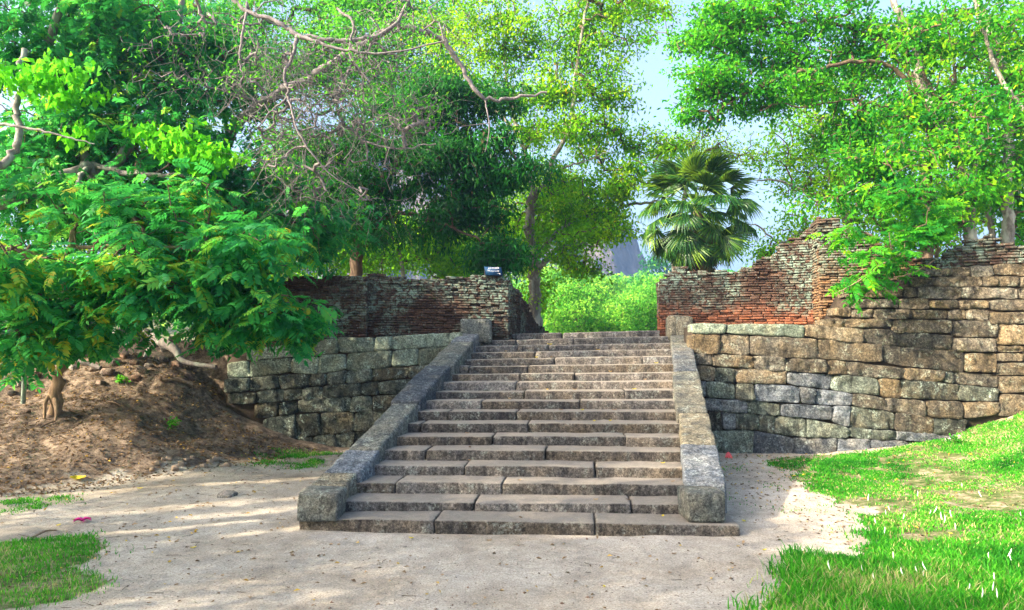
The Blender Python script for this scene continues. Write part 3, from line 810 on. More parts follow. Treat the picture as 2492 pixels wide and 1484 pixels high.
brw = thing('brick_wall', 'red brick ruined wall right of the gateway, its broken top climbing to the right', 'brick wall', (3.8, 12.2, 1.9))
Rt = [(1600, 700), (1612, 680), (1623, 668), (1645, 650), (1665, 647), (1682, 656), (1737, 661), (1748, 654), (1768, 657), (1803, 659), (1832, 645), (1858, 630), (1893, 606), (1924, 590), (1952, 568), (1981, 546), (2000, 540)]
brick_field(brw, [
    face_from_px(1604, 12.75, 1990, 11.95, Rt, [(1604, 815), (1660, 815), (1690, 790), (1990, 790)], core=0.6),
    face_from_px(1600, 15.5, 1604.5, 12.75, [(1598, 690), (1604.5, 690)], [(1598, 818), (1604.5, 818)], core=0.4),
], M_brick_r, M_mortar_r, 202)
bp = thing('brick_pier', 'tall crumbling tan brick pier beside the red brick wall, half behind hanging leaves', 'brick pier', (5.0, 11.7, 1.9))
Pt = [(1975, 548), (1990, 535), (2003, 529), (2034, 531), (2060, 548), (2100, 565), (2150, 590), (2200, 612), (2240, 630)]
brick_field(bp, [
    face_from_px(1976, 12.1, 1994, 11.55, Pt, [(1976, 792), (1994, 792)], core=0.3, rough=1.0),
    face_from_px(1994, 11.55, 2250, 11.1, Pt, [(1994, 792), (2010, 775), (2060, 755), (2075, 702), (2250, 702)], core=0.6, rough=1.1),
], M_brick_p, M_mortar_r, 303)
bt = thing('brick_wall', 'low broken dark brick top standing on the tall stone wall at far right', 'brick wall', (6.9, 10.8, 2.9))
Tt = [(2230, 640), (2290, 622), (2320, 606), (2350, 590), (2378, 578), (2395, 569), (2425, 570), (2445, 592), (2491, 598), (2600, 606)]
brick_field(bt, [face_from_px(2232, 10.85, 2600, 10.1, Tt, [(2232, 656), (2320, 652), (2420, 646), (2600, 644)], core=0.6)], M_brick_l, M_mortar, 404)

# ---------------------------------------------------------------- gateway name plate
sg = P(1200, 671, 12.45)
sign = thing('name_plate', 'small dark blue tent-shaped plate with white lettering on the left brick wall', 'sign', tuple(sg))
M_sign = plain_mat('dark blue enamel', (0.012, 0.05, 0.12), (0.016, 0.065, 0.15), 30, 0.35, 0)
M_signt = plain_mat('dark sign trestle', (0.02, 0.02, 0.02), (0.05, 0.045, 0.04), 30, 0.8, 0)
M_white = plain_mat('white lettering', (0.8, 0.8, 0.8), (0.85, 0.85, 0.85), 30, 0.5, 0)
w2, hgt = 0.152, 0.165
pv = np.array([(-w2 - .012, 0.03, hgt), (w2 - 0.015, 0.03, hgt - .012), (w2 + .014, -0.05, 0.0), (-w2 + .02, -0.05, 0.008)]) + sg
pb = pv + (0, 0.012, 0)
part('plate', np.concatenate([pv, pb]), np.array([(3, 2, 1, 0), (4, 5, 6, 7), (0, 1, 5, 4), (1, 2, 6, 5), (2, 3, 7, 6), (3, 0, 4, 7)]), M_sign, sign, False)
tv_ = np.array([(-w2 - .005, 0.045, hgt - .012), (w2 - .02, 0.045, hgt - .02), (-w2 - .02, 0.16, -0.01), (w2 - .02, 0.16, -0.01), (-w2 + .02, -0.03, -0.01), (w2, -0.03, -0.01)]) + sg
part('trestle', tv_, [(0, 1, 3, 2), (0, 2, 4), (1, 5, 3), (2, 3, 5, 4), (0, 4, 5, 1)], M_signt, sign, False)
for txt, vpos, sz in (('\u0d87\u0dad\u0dd4\u0dc5\u0dd4 \u0daf\u0d9a\u0dd4\u0dab\u0dd4 \u0daf\u0ddc\u0dbb\u0da7\u0dd4\u0dc0', 0.84, 0.030), ('\u0b89\u0bb3\u0bcd \u0ba4\u0bc6\u0bb1\u0bcd\u0b95\u0bc1 \u0bb5\u0bbe\u0baf\u0bbf\u0bb2\u0bcd', 0.50, 0.026), ('INNER SOUTH GATE', 0.2, 0.030)):
    cu = bpy.data.curves.new('lettering', 'FONT'); cu.body = txt; cu.size = sz * 1.15; cu.align_x = 'CENTER'; cu.extrude = 0.0008
    to = bpy.data.objects.new('lettering', cu); COL.objects.link(to)
    dg = bpy.context.evaluated_depsgraph_get()
    me = bpy.data.meshes.new_from_object(to.evaluated_get(dg))
    bpy.data.objects.remove(to); me.materials.clear(); me.materials.append(M_white)
    wd_ = max(v_.co.x for v_ in me.vertices) - min(v_.co.x for v_ in me.vertices) if len(me.vertices) else 1
    for v_ in me.vertices: v_.co.x *= (0.235 if 'GATE' in txt else 0.19) / wd_
    lo = obj('lettering', me, sign, (0.004, -0.05 + 0.08 * vpos - 0.004, hgt * vpos - sz * 0.35))
    lo.rotation_euler = (math.radians(64), 0, -0.0)

# leaves cut away sunward so light falls on chosen spots: (u, v, distance or None, half length, half width)
GAPS = []
for u_, v_, Y, a_, b_ in ((600, 1172, None, 1.1, .13), (520, 1228, None, 1.3, .1), (640, 1245, None, .8, .08), (560, 1268, None, .9, .1), (760, 1285, None, .8, .06), (330, 1168, None, .8, .12), (420, 1285, None, .7, .05), (250, 1190, None, .5, .08),
        (130, 1085, 9.0, .9, .12), (300, 1130, 9.2, .6, .1), (400, 1145, 9.2, .4, .1), (1250, 1150, 7.2, .5, .06), (1400, 1305, None, .5, .05), (1045, 888, 10.5, .2, .07), (1560, 850, 11.9, 1.1, .2), (1500, 1140, 7.3, .7, .09), (200, 1050, 9.4, .8, .16), (420, 1010, 9.8, .6, .12), (350, 700, 9.2, .9, .4), (120, 650, 9.0, .7, .3), (1650, 800, 12.3, .5, .2), (1690, 1010, 8.6, .35, .1), (1640, 920, 10, .3, .06),
        (2100, 830, 10.9, 1.6, .25), (2200, 940, 10.8, 1.2, .25), (2380, 1050, 10.4, .9, .25), (2010, 620, 11.6, .8, .5), (2140, 1320, None, .9, .2), (2000, 1330, None, .6, .1)):
    if Y is None:
        d_ = ray(u_, v_); q_ = np.array([0, 0, EYE]) + d_ * (-EYE / d_[2])
    else: q_ = P(u_, v_, Y)
    GAPS.append((q_, a_, b_))
SH = SUN[:2] / np.linalg.norm(SUN[:2])
def in_gap(c):
    m_ = np.zeros(len(c), bool)
    for q_, a_, b_ in GAPS:
        k_ = (c[:, 2] - q_[2]) / SUN[2]; g = c - SUN * k_[:, None] - q_
        al = g[:, 0] * SH[0] + g[:, 1] * SH[1]; ac = -g[:, 0] * SH[1] + g[:, 1] * SH[0]
        m_ |= ((al / (a_ * 1.1)) ** 2 + (ac / (b_ * 1.6)) ** 2 < 1) & (k_ > 0.8)
    return m_

# ---------------------------------------------------------------- tubes, trees
def segs(P0, P1, R0, R1, k=5):
    P0 = np.asarray(P0, float); P1 = np.asarray(P1, float); n_ = len(P0)
    d = norm(P1 - P0); up = np.where(np.abs(d[:, 2:3]) > 0.9, np.array([[1.0, 0, 0]]), np.array([[0, 0, 1.0]]))
    a = norm(np.cross(d, up)); b_ = np.cross(d, a)
    th = np.arange(k) * 2 * math.pi / k
    ring = np.cos(th)[None, :, None] * a[:, None] + np.sin(th)[None, :, None] * b_[:, None]
    V0 = P0[:, None] + ring * np.asarray(R0)[:, None, None]; V1 = P1[:, None] + ring * np.asarray(R1)[:, None, None]
    Vv = np.concatenate([V0, V1], 1).reshape(-1, 3)
    base = (np.arange(n_) * 2 * k)[:, None]; e = np.arange(k)[None]; e2 = (e + 1) % k
    Q = np.stack([base + e, base + e2, base + k + e2, base + k + e], -1).reshape(-1, 4)
    return Vv, Q
def spline(pts, n_=8):
    p = np.asarray(pts, float)
    if len(p) < 3: 
        t = np.linspace(0, 1, n_)[:, None]; return p[0] * (1 - t) + p[-1] * t
    p = np.concatenate([[2 * p[0] - p[1]], p, [2 * p[-1] - p[-2]]])
    out_ = []
    for i in range(1, len(p) - 2):
        for t in np.linspace(0, 1, n_, endpoint=False):
            out_.append(0.5 * ((2 * p[i]) + (-p[i - 1] + p[i + 1]) * t + (2 * p[i - 1] - 5 * p[i] + 4 * p[i + 1] - p[i + 2]) * t * t + (-p[i - 1] + 3 * p[i] - 3 * p[i + 1] + p[i + 2]) * t ** 3))
    out_.append(p[-2]); return np.array(out_)
def tube(pts, r0, r1, k=8, wob=0.1, seed=0, cap=True):
    p = np.asarray(pts, float); n_ = len(p)
    t = norm(np.gradient(p, axis=0)); up = np.array([0.3, -0.9, 0.2]); a = norm(np.cross(t, up)); b_ = np.cross(t, a)
    r = np.linspace(r0, r1, n_) if np.isscalar(r0) else np.asarray(r0)
    r = r * (1 + wob * vnoise(p, 3.0, seed))
    th = np.arange(k) * 2 * math.pi / k
    rr = r[:, None] * (1 + wob * 0.8 * np.sin(th * 2 + seed)[None] * vnoise(p, 1.5, seed + 9)[:, None])
    Vv = (p[:, None] + (np.cos(th)[None, :, None] * a[:, None] + np.sin(th)[None, :, None] * b_[:, None]) * rr[..., None]).reshape(-1, 3)
    base = (np.arange(n_ - 1) * k)[:, None]; e = np.arange(k)[None]; e2 = (e + 1) % k
    Q = np.stack([base + e, base + e2, base + k + e2, base + k + e], -1).reshape(-1, 4)
    return Vv, Q
def W(p): return P(*p) if len(p) == 3 else np.array(p[:3])
def leaves(c, d, nrm, L, Wd, tint, fold=0.25):
    """one folded pointed leaf (4 verts) per row"""
    d = norm(d); s = norm(np.cross(d, nrm)); nn = np.cross(s, d)
    L = np.asarray(L)[:, None]; Wd = np.asarray(Wd)[:, None]
    v0 = c; v2 = c + d * L; mid = c + d * L * 0.45
    v1 = mid + s * Wd * 0.5 + nn * Wd * fold; v3 = mid - s * Wd * 0.5 + nn * Wd * fold
    v2 = v2 - nn * L * 0.1
    Vv = np.stack([v0, v1, v2, v3], 1).reshape(-1, 3); n_ = len(c)
    Q = (np.arange(n_) * 4)[:, None] + np.arange(4)[None]
    return Vv, Q, np.repeat(tint, 4)

def ell_points(lobes, r_):
    pts = []; li = []
    for k, lb in enumerate(lobes):
        u_, v_, Y, ru, rv, rd, n_ = lb
        c = P(u_, v_, Y); sc = Y / F
        nc = max(3, n_ // 7)
        q = norm(r_.normal(size=(nc, 3))) * (r_.random((nc, 1)) ** 0.4)
        cc = c + q * np.array([ru * sc, rd, rv * sc])
        w_ = r_.random(nc) ** 1.5 + 0.15; w_ /= w_.sum()
        ch = r_.choice(nc, n_, p=w_); sg = 0.3 * min(1.0, max(ru, rv) * sc / 0.9) * (sc * F / 13.0) ** 0.5
        pts.append(cc[ch] + r_.normal(0, 1, (n_, 3)) * np.array([sg, sg, sg * 0.38])); li += [k] * n_
    return np.concatenate(pts), np.array(li)

def grow(limbs_w, att, r_, twig_r=0.006, wander=0.12):
    """join attraction points to limb nodes; returns segments and twig ends"""
    nodes = []; 
    for L in limbs_w: nodes += list(L)
    nodes = np.array(nodes); n0 = len(nodes)
    d0 = np.min(np.linalg.norm(att[:, None] - nodes[None], axis=-1), axis=1) if len(att) * n0 < 4e6 else np.linalg.norm(att - nodes.mean(0), axis=1)
    order = np.argsort(d0)
    cap_ = n0 + 4 * len(att) + 10
    NP = np.zeros((cap_, 3)); NP[:n0] = nodes; par = -np.ones(cap_, int); n_ = n0; ends = []
    for q in order:
        p = att[q]; dd = np.linalg.norm(NP[:n_] - p, axis=1)
        j = int(np.argmin(dd)); dist = dd[j]; a = NP[j]
        m_ = 2 if dist < 0.9 else 3; prev = j
        for s in range(1, m_ + 1):
            t = s / m_; x = a * (1 - t) + p * t
            if s < m_: x = x + r_.normal(0, wander * min(dist, 1.0), 3) + np.array([0, 0, 0.1 * dist * math.sin(t * math.pi)])
            NP[n_] = x; par[n_] = prev; prev = n_; n_ += 1
        ends.append(prev)
    cnt = np.zeros(n_); 
    for e in ends: cnt[e] = 1
    for k in range(n_ - 1, n0 - 1, -1): cnt[par[k]] += cnt[k]
    rad = twig_r * np.maximum(cnt, 1) ** 0.45
    ks = np.arange(n0, n_); pa = par[ks]
    rp = np.minimum(rad[pa], rad[ks] * 1.5)
    return NP[pa], NP[ks], np.where(pa < n0, rad[ks] * 1.1, rp), rad[ks], NP[ends], norm(NP[ends] - NP[par[ends]])

def scatter_leaves(ends, dirs, r_, per, spread, L, Wd, tint_c, tint_s, droop=0.4, lobe_t=None, flat=1.0):
    n_ = len(ends); idx = np.repeat(np.arange(n_), per)
    N_ = len(idx)
    c = ends[idx] + r_.normal(0, 1, (N_, 3)) * np.array([spread, spread, spread * 0.6]) - dirs[idx] * (r_.random((N_, 1)) * spread)
    keep = ~in_gap(c); c = c[keep]; idx = idx[keep]; N_ = len(idx)
    d = norm(dirs[idx] * 0.5 + r_.normal(0, 0.7, (N_, 3)) + np.array([0, 0, -droop]))
    nn = norm(r_.normal(0, 0.5, (N_, 3)) + np.array([0, 0, flat * 0.7]) + norm(c - ends[idx]) * 0.9)
    ct = r_.normal(0, 0.7, n_)[idx] * tint_s
    t = np.clip(tint_c + ct + r_.normal(0, 0.28, N_) * tint_s + (0 if lobe_t is None else lobe_t[idx]), 0, 0.84)
    t = np.where(r_.random(N_) < 0.007, 1.0, t)
    return leaves(c, d, nn, L * r_.uniform(0.65, 1.25, N_), Wd * r_.uniform(0.7, 1.2, N_), t)

def compound(n_pairs=6, L=0.34, lw=0.036, ll=0.105, droop=0.12, seed=0):
    """one pinnate leaf along +X, drooping; returns V, Q, tint"""
    r_ = np.random.default_rng(seed); t = np.linspace(0.18, 1.0, n_pairs + 1)
    c = []; d = []; nn = []; LL = []; WW = []
    def rp(s): return np.array([L * s, 0.01 * math.sin(s * 3), -droop * L * s * s])
    for k, s in enumerate(t):
        for sd in ((-1, 1) if k < n_pairs else (0,)):
            c.append(rp(s)); 
            if sd: d.append(np.array([0.55, sd * 1.0, -0.28 + r_.normal(0, 0.12)]))
            else: d.append(np.array([1.0, 0, -0.35]))
            nn.append(np.array([r_.normal(0, 0.15), r_.normal(0, .15), 1.0])); f_ = 0.75 + 0.5 * math.sin(s * 2.6)
            LL.append(ll * f_ * r_.uniform(0.9, 1.1)); WW.append(lw * f_)
    c = np.array(c); d = norm(np.array(d)); nn = np.array(nn)
    s_ = norm(np.cross(d, nn)); up = np.cross(s_, d); LL = np.array(LL)[:, None]; WW = np.array(WW)[:, None]
    v0 = c; a1 = c + d * LL * 0.3; a2 = c + d * LL * 0.68 - up * LL * 0.03; tip = c + d * LL - up * LL * 0.12
    l1 = a1 + s_ * WW * 0.5 + up * WW * 0.15; r1 = a1 - s_ * WW * 0.5 + up * WW * 0.15
    l2 = a2 + s_ * WW * 0.36 + up * WW * 0.1; r2 = a2 - s_ * WW * 0.36 + up * WW * 0.1
    Vv = np.stack([v0, l1, l2, tip, r2, r1], 1).reshape(-1, 3); m_ = len(c)
    b0 = (np.arange(m_) * 6)[:, None]
    Q = np.concatenate([b0 + np.array([[0, 1, 2, 5]]), b0 + np.array([[5, 2, 3, 4]])])
    T = np.repeat(r_.normal(0, 0.06, m_), 6)
    sp = np.array([rp(s) for s in np.linspace(0, 1, 4)])
    Vs, Qs = segs(sp[:-1], sp[1:], [0.0022] * 3, [0.0016] * 3, 3)
    return np.concatenate([Vv, Vs]), np.concatenate([Q, Qs + len(Vv)]), np.concatenate([T, np.full(len(Vs), 0.25)])
def frames(d, roll):
    d = norm(d); up = np.where(np.abs(d[:, 2:3]) > 0.95, np.array([[1.0, 0, 0]]), np.array([[0, 0, 1.0]]))
    s = norm(np.cross(up, d)); u_ = np.cross(d, s)
    cr, sr = np.cos(roll)[:, None], np.sin(roll)[:, None]
    s2 = s * cr + u_ * sr; u2 = -s * sr + u_ * cr
    return np.stack([d, s2, u2], -1)     # columns

def tree(name, label, limbs, lobes, mat_bark, mat_leaf, per=14, spread=0.16, L=0.075, Wd=0.034, tc=0.45, ts=0.28, seed=0, style='simple', twig_r=0.006,
         group=None, droop=0.4, wander=0.12, lobe_tint=None, nparts=0, comp=(6, 0.34, 0.036, 0.105), roots=(), leafless=False, cat='tree', trunk_k=10, lime=None):
    r_ = np.random.default_rng(seed)
    lw = []
    base = W(limbs[0][0][0]); 
    t = thing(name, label, cat, tuple(base), group)
    first = True
    for pts, ra, rb in limbs:
        wp = [W(p) for p in pts]; sp = spline(wp, 7)
        sp[1:-1] += r_.normal(0, 1, (len(sp) - 2, 3)) * min(ra, 0.05) * 0.35
        lw.append(sp)
        Vv, Q = tube(sp, ra, rb, trunk_k if ra > 0.03 else 6, 0.14, seed)
        part('trunk' if first else 'limb', Vv, Q, mat_bark, t); first = False
    for pts, ra, rb in roots:
        sp = spline([W(p) for p in pts], 7); Vv, Q = tube(sp, ra, rb, 8, 0.2, seed); part('root', Vv, Q, mat_bark, t)
    att, li = ell_points(lobes, r_)
    lt = None if lobe_tint is None else np.array(lobe_tint)[li]
    P0, P1, R0, R1, ends, dirs = grow(lw, att, r_, twig_r, wander)
    # ends come back in growth order, tint follows position instead
    Vv, Q = segs(P0, P1, R0, R1, 4 if len(P0) > 4000 else 5)
    part('branches', Vv, Q, mat_bark if leafless else M_bark_brown, t, True, None, 'stuff')
    if leafless: return t, ends, dirs
    if style == 'simple':
        pt = fbm(ends, 0.9, seed, 2) * 0.22
        Vv, Q, T = scatter_leaves(ends, dirs, r_, per, spread, L, Wd, tc, ts, droop, pt)
        part('crown', Vv, Q, mat_leaf, t, False, T, 'stuff')
    else:
        tm = [compound(comp[0], comp[1], comp[2], comp[3], 0.25, seed + k) for k in range(4)]
        n_ = len(ends); idx = np.repeat(np.arange(n_), per)
        c = ends[idx] + r_.normal(0, 1, (len(idx), 3)) * spread
        keep = ~in_gap(c); c = c[keep]; idx = idx[keep]
        hd = r_.normal(0, 1, (len(idx), 3)); hd[:, 2] *= 0.25; hd = norm(hd)
        d = norm(dirs[idx] * 0.4 + hd + np.array([0.0, -0.25, -droop]))
        R = frames(d, r_.normal(0, 0.5, len(idx))); sc = r_.uniform(0.7, 1.2, len(idx))
        base_t = np.clip(tc + r_.normal(0, 1, len(idx)) * ts * 0.6 + fbm(c, 1.1, seed, 2) * 0.2, 0.02, 0.98)
        if r_.random() < 2: base_t = np.where(r_.random(len(idx)) < 0.03, 0.96, base_t)
        dist = np.hypot(c[:, 0], c[:, 1]); uu = np.array([px_of(q)[0] for q in c]); vis = (uu > 0) & (uu < 2491)
        order = np.argsort(np.where(vis, dist, dist + 100))
        if nparts:
            nb = 5
            mm = []
            for tmk in tm:
                for b_ in range(nb): mm.append(mesh('compound_leaf', tmk[0], tmk[1], mat_leaf, False, np.clip(tmk[2] + 0.15 + 0.17 * b_, 0, 1)))
            for q in order[:nparts]:
                k = int(r_.integers(4)); b_ = int(np.clip((base_t[q] - 0.15) / 0.17, 0, nb - 1))
                o = bpy.data.objects.new('compound_leaf', mm[k * nb + b_]); COL.objects.link(o); o.parent = t
                from mathutils import Matrix
                M = Matrix([[*R[q][0] * sc[q], c[q][0] - base[0]], [*R[q][1] * sc[q], c[q][1] - base[1]], [*R[q][2] * sc[q], c[q][2] - base[2]], [0, 0, 0, 1]])
                o.matrix_basis = M
        A = Acc(); rest = order[nparts:]
        for k in range(4):
            sel = rest[k::4]
            if len(sel) == 0: continue
            Vt, Qt, Tt = tm[k]; m_ = len(Vt)
            VV = np.einsum('nij,mj->nmi', R[sel] * sc[sel][:, None, None], Vt) + c[sel][:, None]
            QQ = (Qt[None] + (np.arange(len(sel)) * m_)[:, None, None]).reshape(-1, 4)
            A.add(VV.reshape(-1, 3), QQ, np.clip(base_t[sel][:, None] + Tt[None], 0, 1).ravel())
        Vv, Q, T = A.get(); part('crown', Vv, Q, mat_leaf, t, False, T, 'stuff')
    if lime:
        at2, _ = ell_points(lime, r_); dd = norm(r_.normal(0, 1, at2.shape) + np.array([0, 0, -1.0]))
        Vv, Q, T = scatter_leaves(at2, dd, r_, 7, 0.07, 0.13, 0.085, 0.5, 0.4, 1.3, None, 0.2)
        part('young_leaves', Vv, Q, M_lf_lime, t, False, T, 'stuff')
    return t, ends, dirs

# thin leaning tree on the bank, its blue-green compound leaves nearest the camera
b0 = hit(128, 1010); yb = b0[1]
tree('slender_tree', 'slender tan-barked tree on the earth bank at far left with blue-green feathery leaves', 
     [([(*b0,) , (148, 900, yb - .05), (150, 780, yb - .15), (162, 650, yb - .3)] if False else [(128, 1012, yb), (146, 880, yb - .05), (150, 780, yb - .15), (163, 650, yb - .3), (180, 560, yb - .4)], 0.085, 0.04),
      ([(150, 790, yb - .15), (260, 740, yb - .7), (420, 700, yb - .9), (560, 690, yb - .8), (700, 720, yb - .6)], 0.03, 0.01),
      ([(163, 660, yb - .3), (60, 610, yb - .9), (-60, 600, yb - 1.2)], 0.03, 0.012),
      ([(175, 600, yb - .3), (330, 600, yb - .6), (480, 610, yb - .6), (640, 640, yb - .4)], 0.03, 0.01)],
     [(60, 680, yb - 1.1, 140, 80, 0.5, 70), (250, 640, yb - 1.0, 150, 60, 0.5, 80), (430, 700, yb - .9, 130, 60, 0.45, 70), (270, 780, yb - .9, 110, 40, 0.4, 28), (60, 800, yb - 1.2, 110, 50, 0.4, 45),
      (560, 640, yb - .7, 120, 60, 0.5, 50), (640, 740, yb - .5, 110, 50, 0.4, 42), (720, 780, yb - .4, 50, 24, 0.3, 14), (520, 770, yb - .6, 70, 50, 0.4, 30), (330, 570, yb - .6, 160, 40, 0.5, 45), (560, 570, yb - .3, 130, 35, 0.4, 35), (40, 590, yb - .9, 120, 40, 0.4, 35), (60, 840, yb - 1.2, 50, 18, 0.3, 7),  (770, 760, yb - .3, 30, 20, 0.2, 6), (200, 500, yb - .4, 160, 45, .5, 30), (500, 480, yb - .2, 160, 45, .5, 30)],
     M_bark_tan, M_lf_blue, per=5, spread=0.13, tc=0.58, ts=0.34, seed=21, style='compound', nparts=300, droop=0.3, comp=(6, 0.28, 0.036, 0.092),
     roots=[([(134, 950, yb), (112, 975, yb - .12), (108, 1018, yb - .2)], 0.04, 0.02), ([(132, 960, yb - .02), (138, 1000, yb - .2), (134, 1024, yb - .28)], 0.045, 0.015), ([(128, 990, yb), (165, 1010, yb + .1), (190, 1020, yb)], 0.035, 0.01)])

# large gnarled tree behind it: twisted limbs, dense dark feathery crown, roots over the bank
tree('gnarled_tree', 'large gnarled tree at the left with twisting grey limbs and broad lime young leaves',
     [([(330, 830, 11.9), (310, 740, 12.0), (330, 640, 12.0), (290, 540, 11.8), (235, 440, 11.4)], 0.2, 0.12),
      ([(235, 450, 11.4), (215, 405, 11.2), (130, 440, 10.8), (60, 485, 10.4), (-60, 495, 10.0)], 0.09, 0.1),
      ([(225, 400, 11.3), (330, 425, 11.0), (420, 425, 10.8), (500, 440, 10.6)], 0.05, 0.02),
      ([(215, 405, 11.2), (190, 440, 10.6), (185, 500, 10.3), (200, 540, 10.2), (260, 590, 10.0)], 0.045, 0.02),
      ([(230, 430, 11.4), (160, 300, 11.5), (120, 150, 11.4), (150, 0, 11.2), (180, -120, 11.2)], 0.09, 0.05),
      ([(235, 440, 11.4), (330, 340, 11.6), (420, 220, 11.8), (430, 80, 11.8), (460, -60, 11.8)], 0.09, 0.04),
      ([(-40, 420, 9.8), (20, 390, 9.9), (45, 330, 10.0), (45, 250, 10.1), (60, 120, 10.2)], 0.06, 0.04),
      ([(-20, 300, 9.8), (60, 310, 9.7), (150, 330, 9.6), (230, 350, 9.6)], 0.025, 0.01)],
     [(80, 130, 11.5, 150, 130, 0.9, 150), (250, 150, 11.8, 150, 140, 0.9, 150), (420, 120, 12, 150, 130, 0.9, 140), (560, 230, 12.3, 120, 130, 0.8, 110), (80, 330, 11.3, 120, 110, 0.8, 90),
      (280, 330, 11.8, 160, 100, 0.8, 120), (460, 400, 12, 150, 120, 0.8, 130), (640, 450, 12.3, 120, 90, 0.7, 100), (120, 480, 10.6, 150, 60, 0.6, 70), (350, 520, 11.2, 180, 60, 0.7, 110), (560, 560, 11.6, 150, 60, 0.6, 90),
      (200, 20, 11.5, 220, 60, 0.9, 100), (760, 540, 12.6, 100, 80, 0.6, 80), (30, 640, 11.6, 100, 120, 0.5, 60), (400, 640, 11.9, 150, 70, 0.5, 70)],
     M_bark_grey, M_lf_blue, per=5, spread=0.18, tc=0.42, ts=0.36, seed=5, style='compound', droop=0.35, comp=(5, 0.24, 0.036, 0.085), twig_r=0.005,
     roots=[([(345, 810, 11.8), (390, 830, 11.5), (425, 850, 11.4), (450, 880, 11.35), (525, 893, 11.3)], 0.09, 0.035),
            ([(300, 800, 11.8), (230, 850, 11.0), (180, 870, 10.6), (245, 895, 10.5)], 0.07, 0.03), ([(390, 832, 11.6), (362, 850, 11.4), (350, 870, 11.2)], 0.05, 0.02)],
     lime=[(140, 195, 10.0, 95, 35, 0.3, 42), (60, 170, 10.0, 60, 30, 0.3, 18), (200, 235, 10.0, 60, 35, 0.3, 18), (420, 345, 10.0, 90, 35, 0.3, 40), (520, 360, 10.0, 70, 35, 0.3, 28), (350, 330, 10.1, 40, 40, 0.3, 14), (180, 330, 10.1, 40, 22, 0.2, 8), (470, 400, 10, 60, 25, .3, 14)])

# bare branching tree: ashen twigs hanging across the upper middle
t_, e_, d_ = tree('bare_tree', 'leaning tree with a tangle of bare ashen twigs hanging over the left brick wall',
     [([(560, 700, 13.4), (520, 480, 13.0), (560, 330, 12.2), (640, 250, 11.6), (770, 180, 11.3), (880, 110, 11.2), (960, 60, 11.2)], 0.1, 0.06),
      ([(520, -60, 10.0), (590, 20, 10.0), (680, 55, 9.9), (720, 85, 9.9), (800, 95, 9.9), (880, 95, 10.0), (960, 60, 10.1), (1010, -40, 10.2)], 0.034, 0.028),
      ([(722, 85, 9.9), (710, 140, 9.8), (690, 180, 9.7), (700, 230, 9.7), (660, 270, 9.7), (628, 310, 9.7)], 0.03, 0.008),
      ([(600, 20, 10), (590, 80, 9.8), (585, 160, 9.8), (610, 200, 9.8)], 0.022, 0.008),
      ([(720, 85, 9.9), (810, 115, 9.7), (930, 130, 9.7), (1080, 100, 9.8)], 0.028, 0.012),
      ([(820, 20, 10), (860, 60, 9.9), (850, 130, 9.9), (900, 200, 9.9)], 0.02, 0.01),
      ([(880, 110, 11.2), (820, 250, 10.6), (870, 330, 10.5), (960, 360, 10.4), (1060, 350, 10.4)], 0.025, 0.01),
      ([(960, 60, 11.2), (1070, 90, 11.5), (1120, 160, 11.6), (1175, 235, 11.7), (1240, 240, 11.8), (1330, 225, 11.9)], 0.05, 0.02),
      ([(1180, 240, 11.7), (1190, 310, 11.6), (1180, 370, 11.6)], 0.015, 0.008),
      ([(700, 230, 9.7), (730, 330, 9.6), (800, 420, 9.7), (880, 470, 9.8)], 0.016, 0.006)],
     [(760, 200, 10.2, 130, 110, 0.7, 230), (850, 320, 10.3, 130, 100, 0.7, 220), (700, 330, 10.1, 90, 110, 0.6, 130), (900, 150, 10.5, 120, 90, 0.7, 140), (640, 150, 10.1, 90, 100, 0.6, 90), (980, 260, 10.8, 100, 90, 0.6, 100), (450, 100, 10.6, 160, 90, 0.6, 80), (620, 60, 10.6, 150, 60, 0.6, 60), (1000, 60, 10.6, 150, 60, 0.6, 70), (820, 450, 10.5, 110, 60, 0.5, 90)],
     M_twig, M_lf_fresh, seed=33, twig_r=0.0042, wander=0.22, leafless=True)
tb = t_
sel = e_[rng.random(len(e_)) < 0.5]
Vv, Q, T = scatter_leaves(sel, d_[:len(sel)], rng, 8, 0.12, 0.07, 0.03, 0.45, 0.3, 0.5)
part('crown', Vv, Q, M_lf_fresh, tb, False, T, 'stuff')
# loose drooping twigs
p0 = e_[rng.integers(0, len(e_), 950)]
pts = [p0 + rng.normal(0, 0.08, p0.shape)]
dr = norm(rng.normal(0, 0.8, p0.shape) + np.array([0.1, 0, -0.7]))
for s in range(5):
    dr = norm(dr + rng.normal(0, 0.25, p0.shape)); pts.append(pts[-1] + dr * rng.uniform(0.08, 0.2, (len(p0), 1)))
A = Acc()
for s in range(5):
    Vv, Q = segs(pts[s], pts[s + 1], np.full(len(p0), 0.0042 - s * 0.0006), np.full(len(p0), 0.0036 - s * 0.0006), 3); A.add(Vv, Q)
Vv, Q, _ = A.get(); part('twigs', Vv, Q, M_twig, tb, True, None, 'stuff')

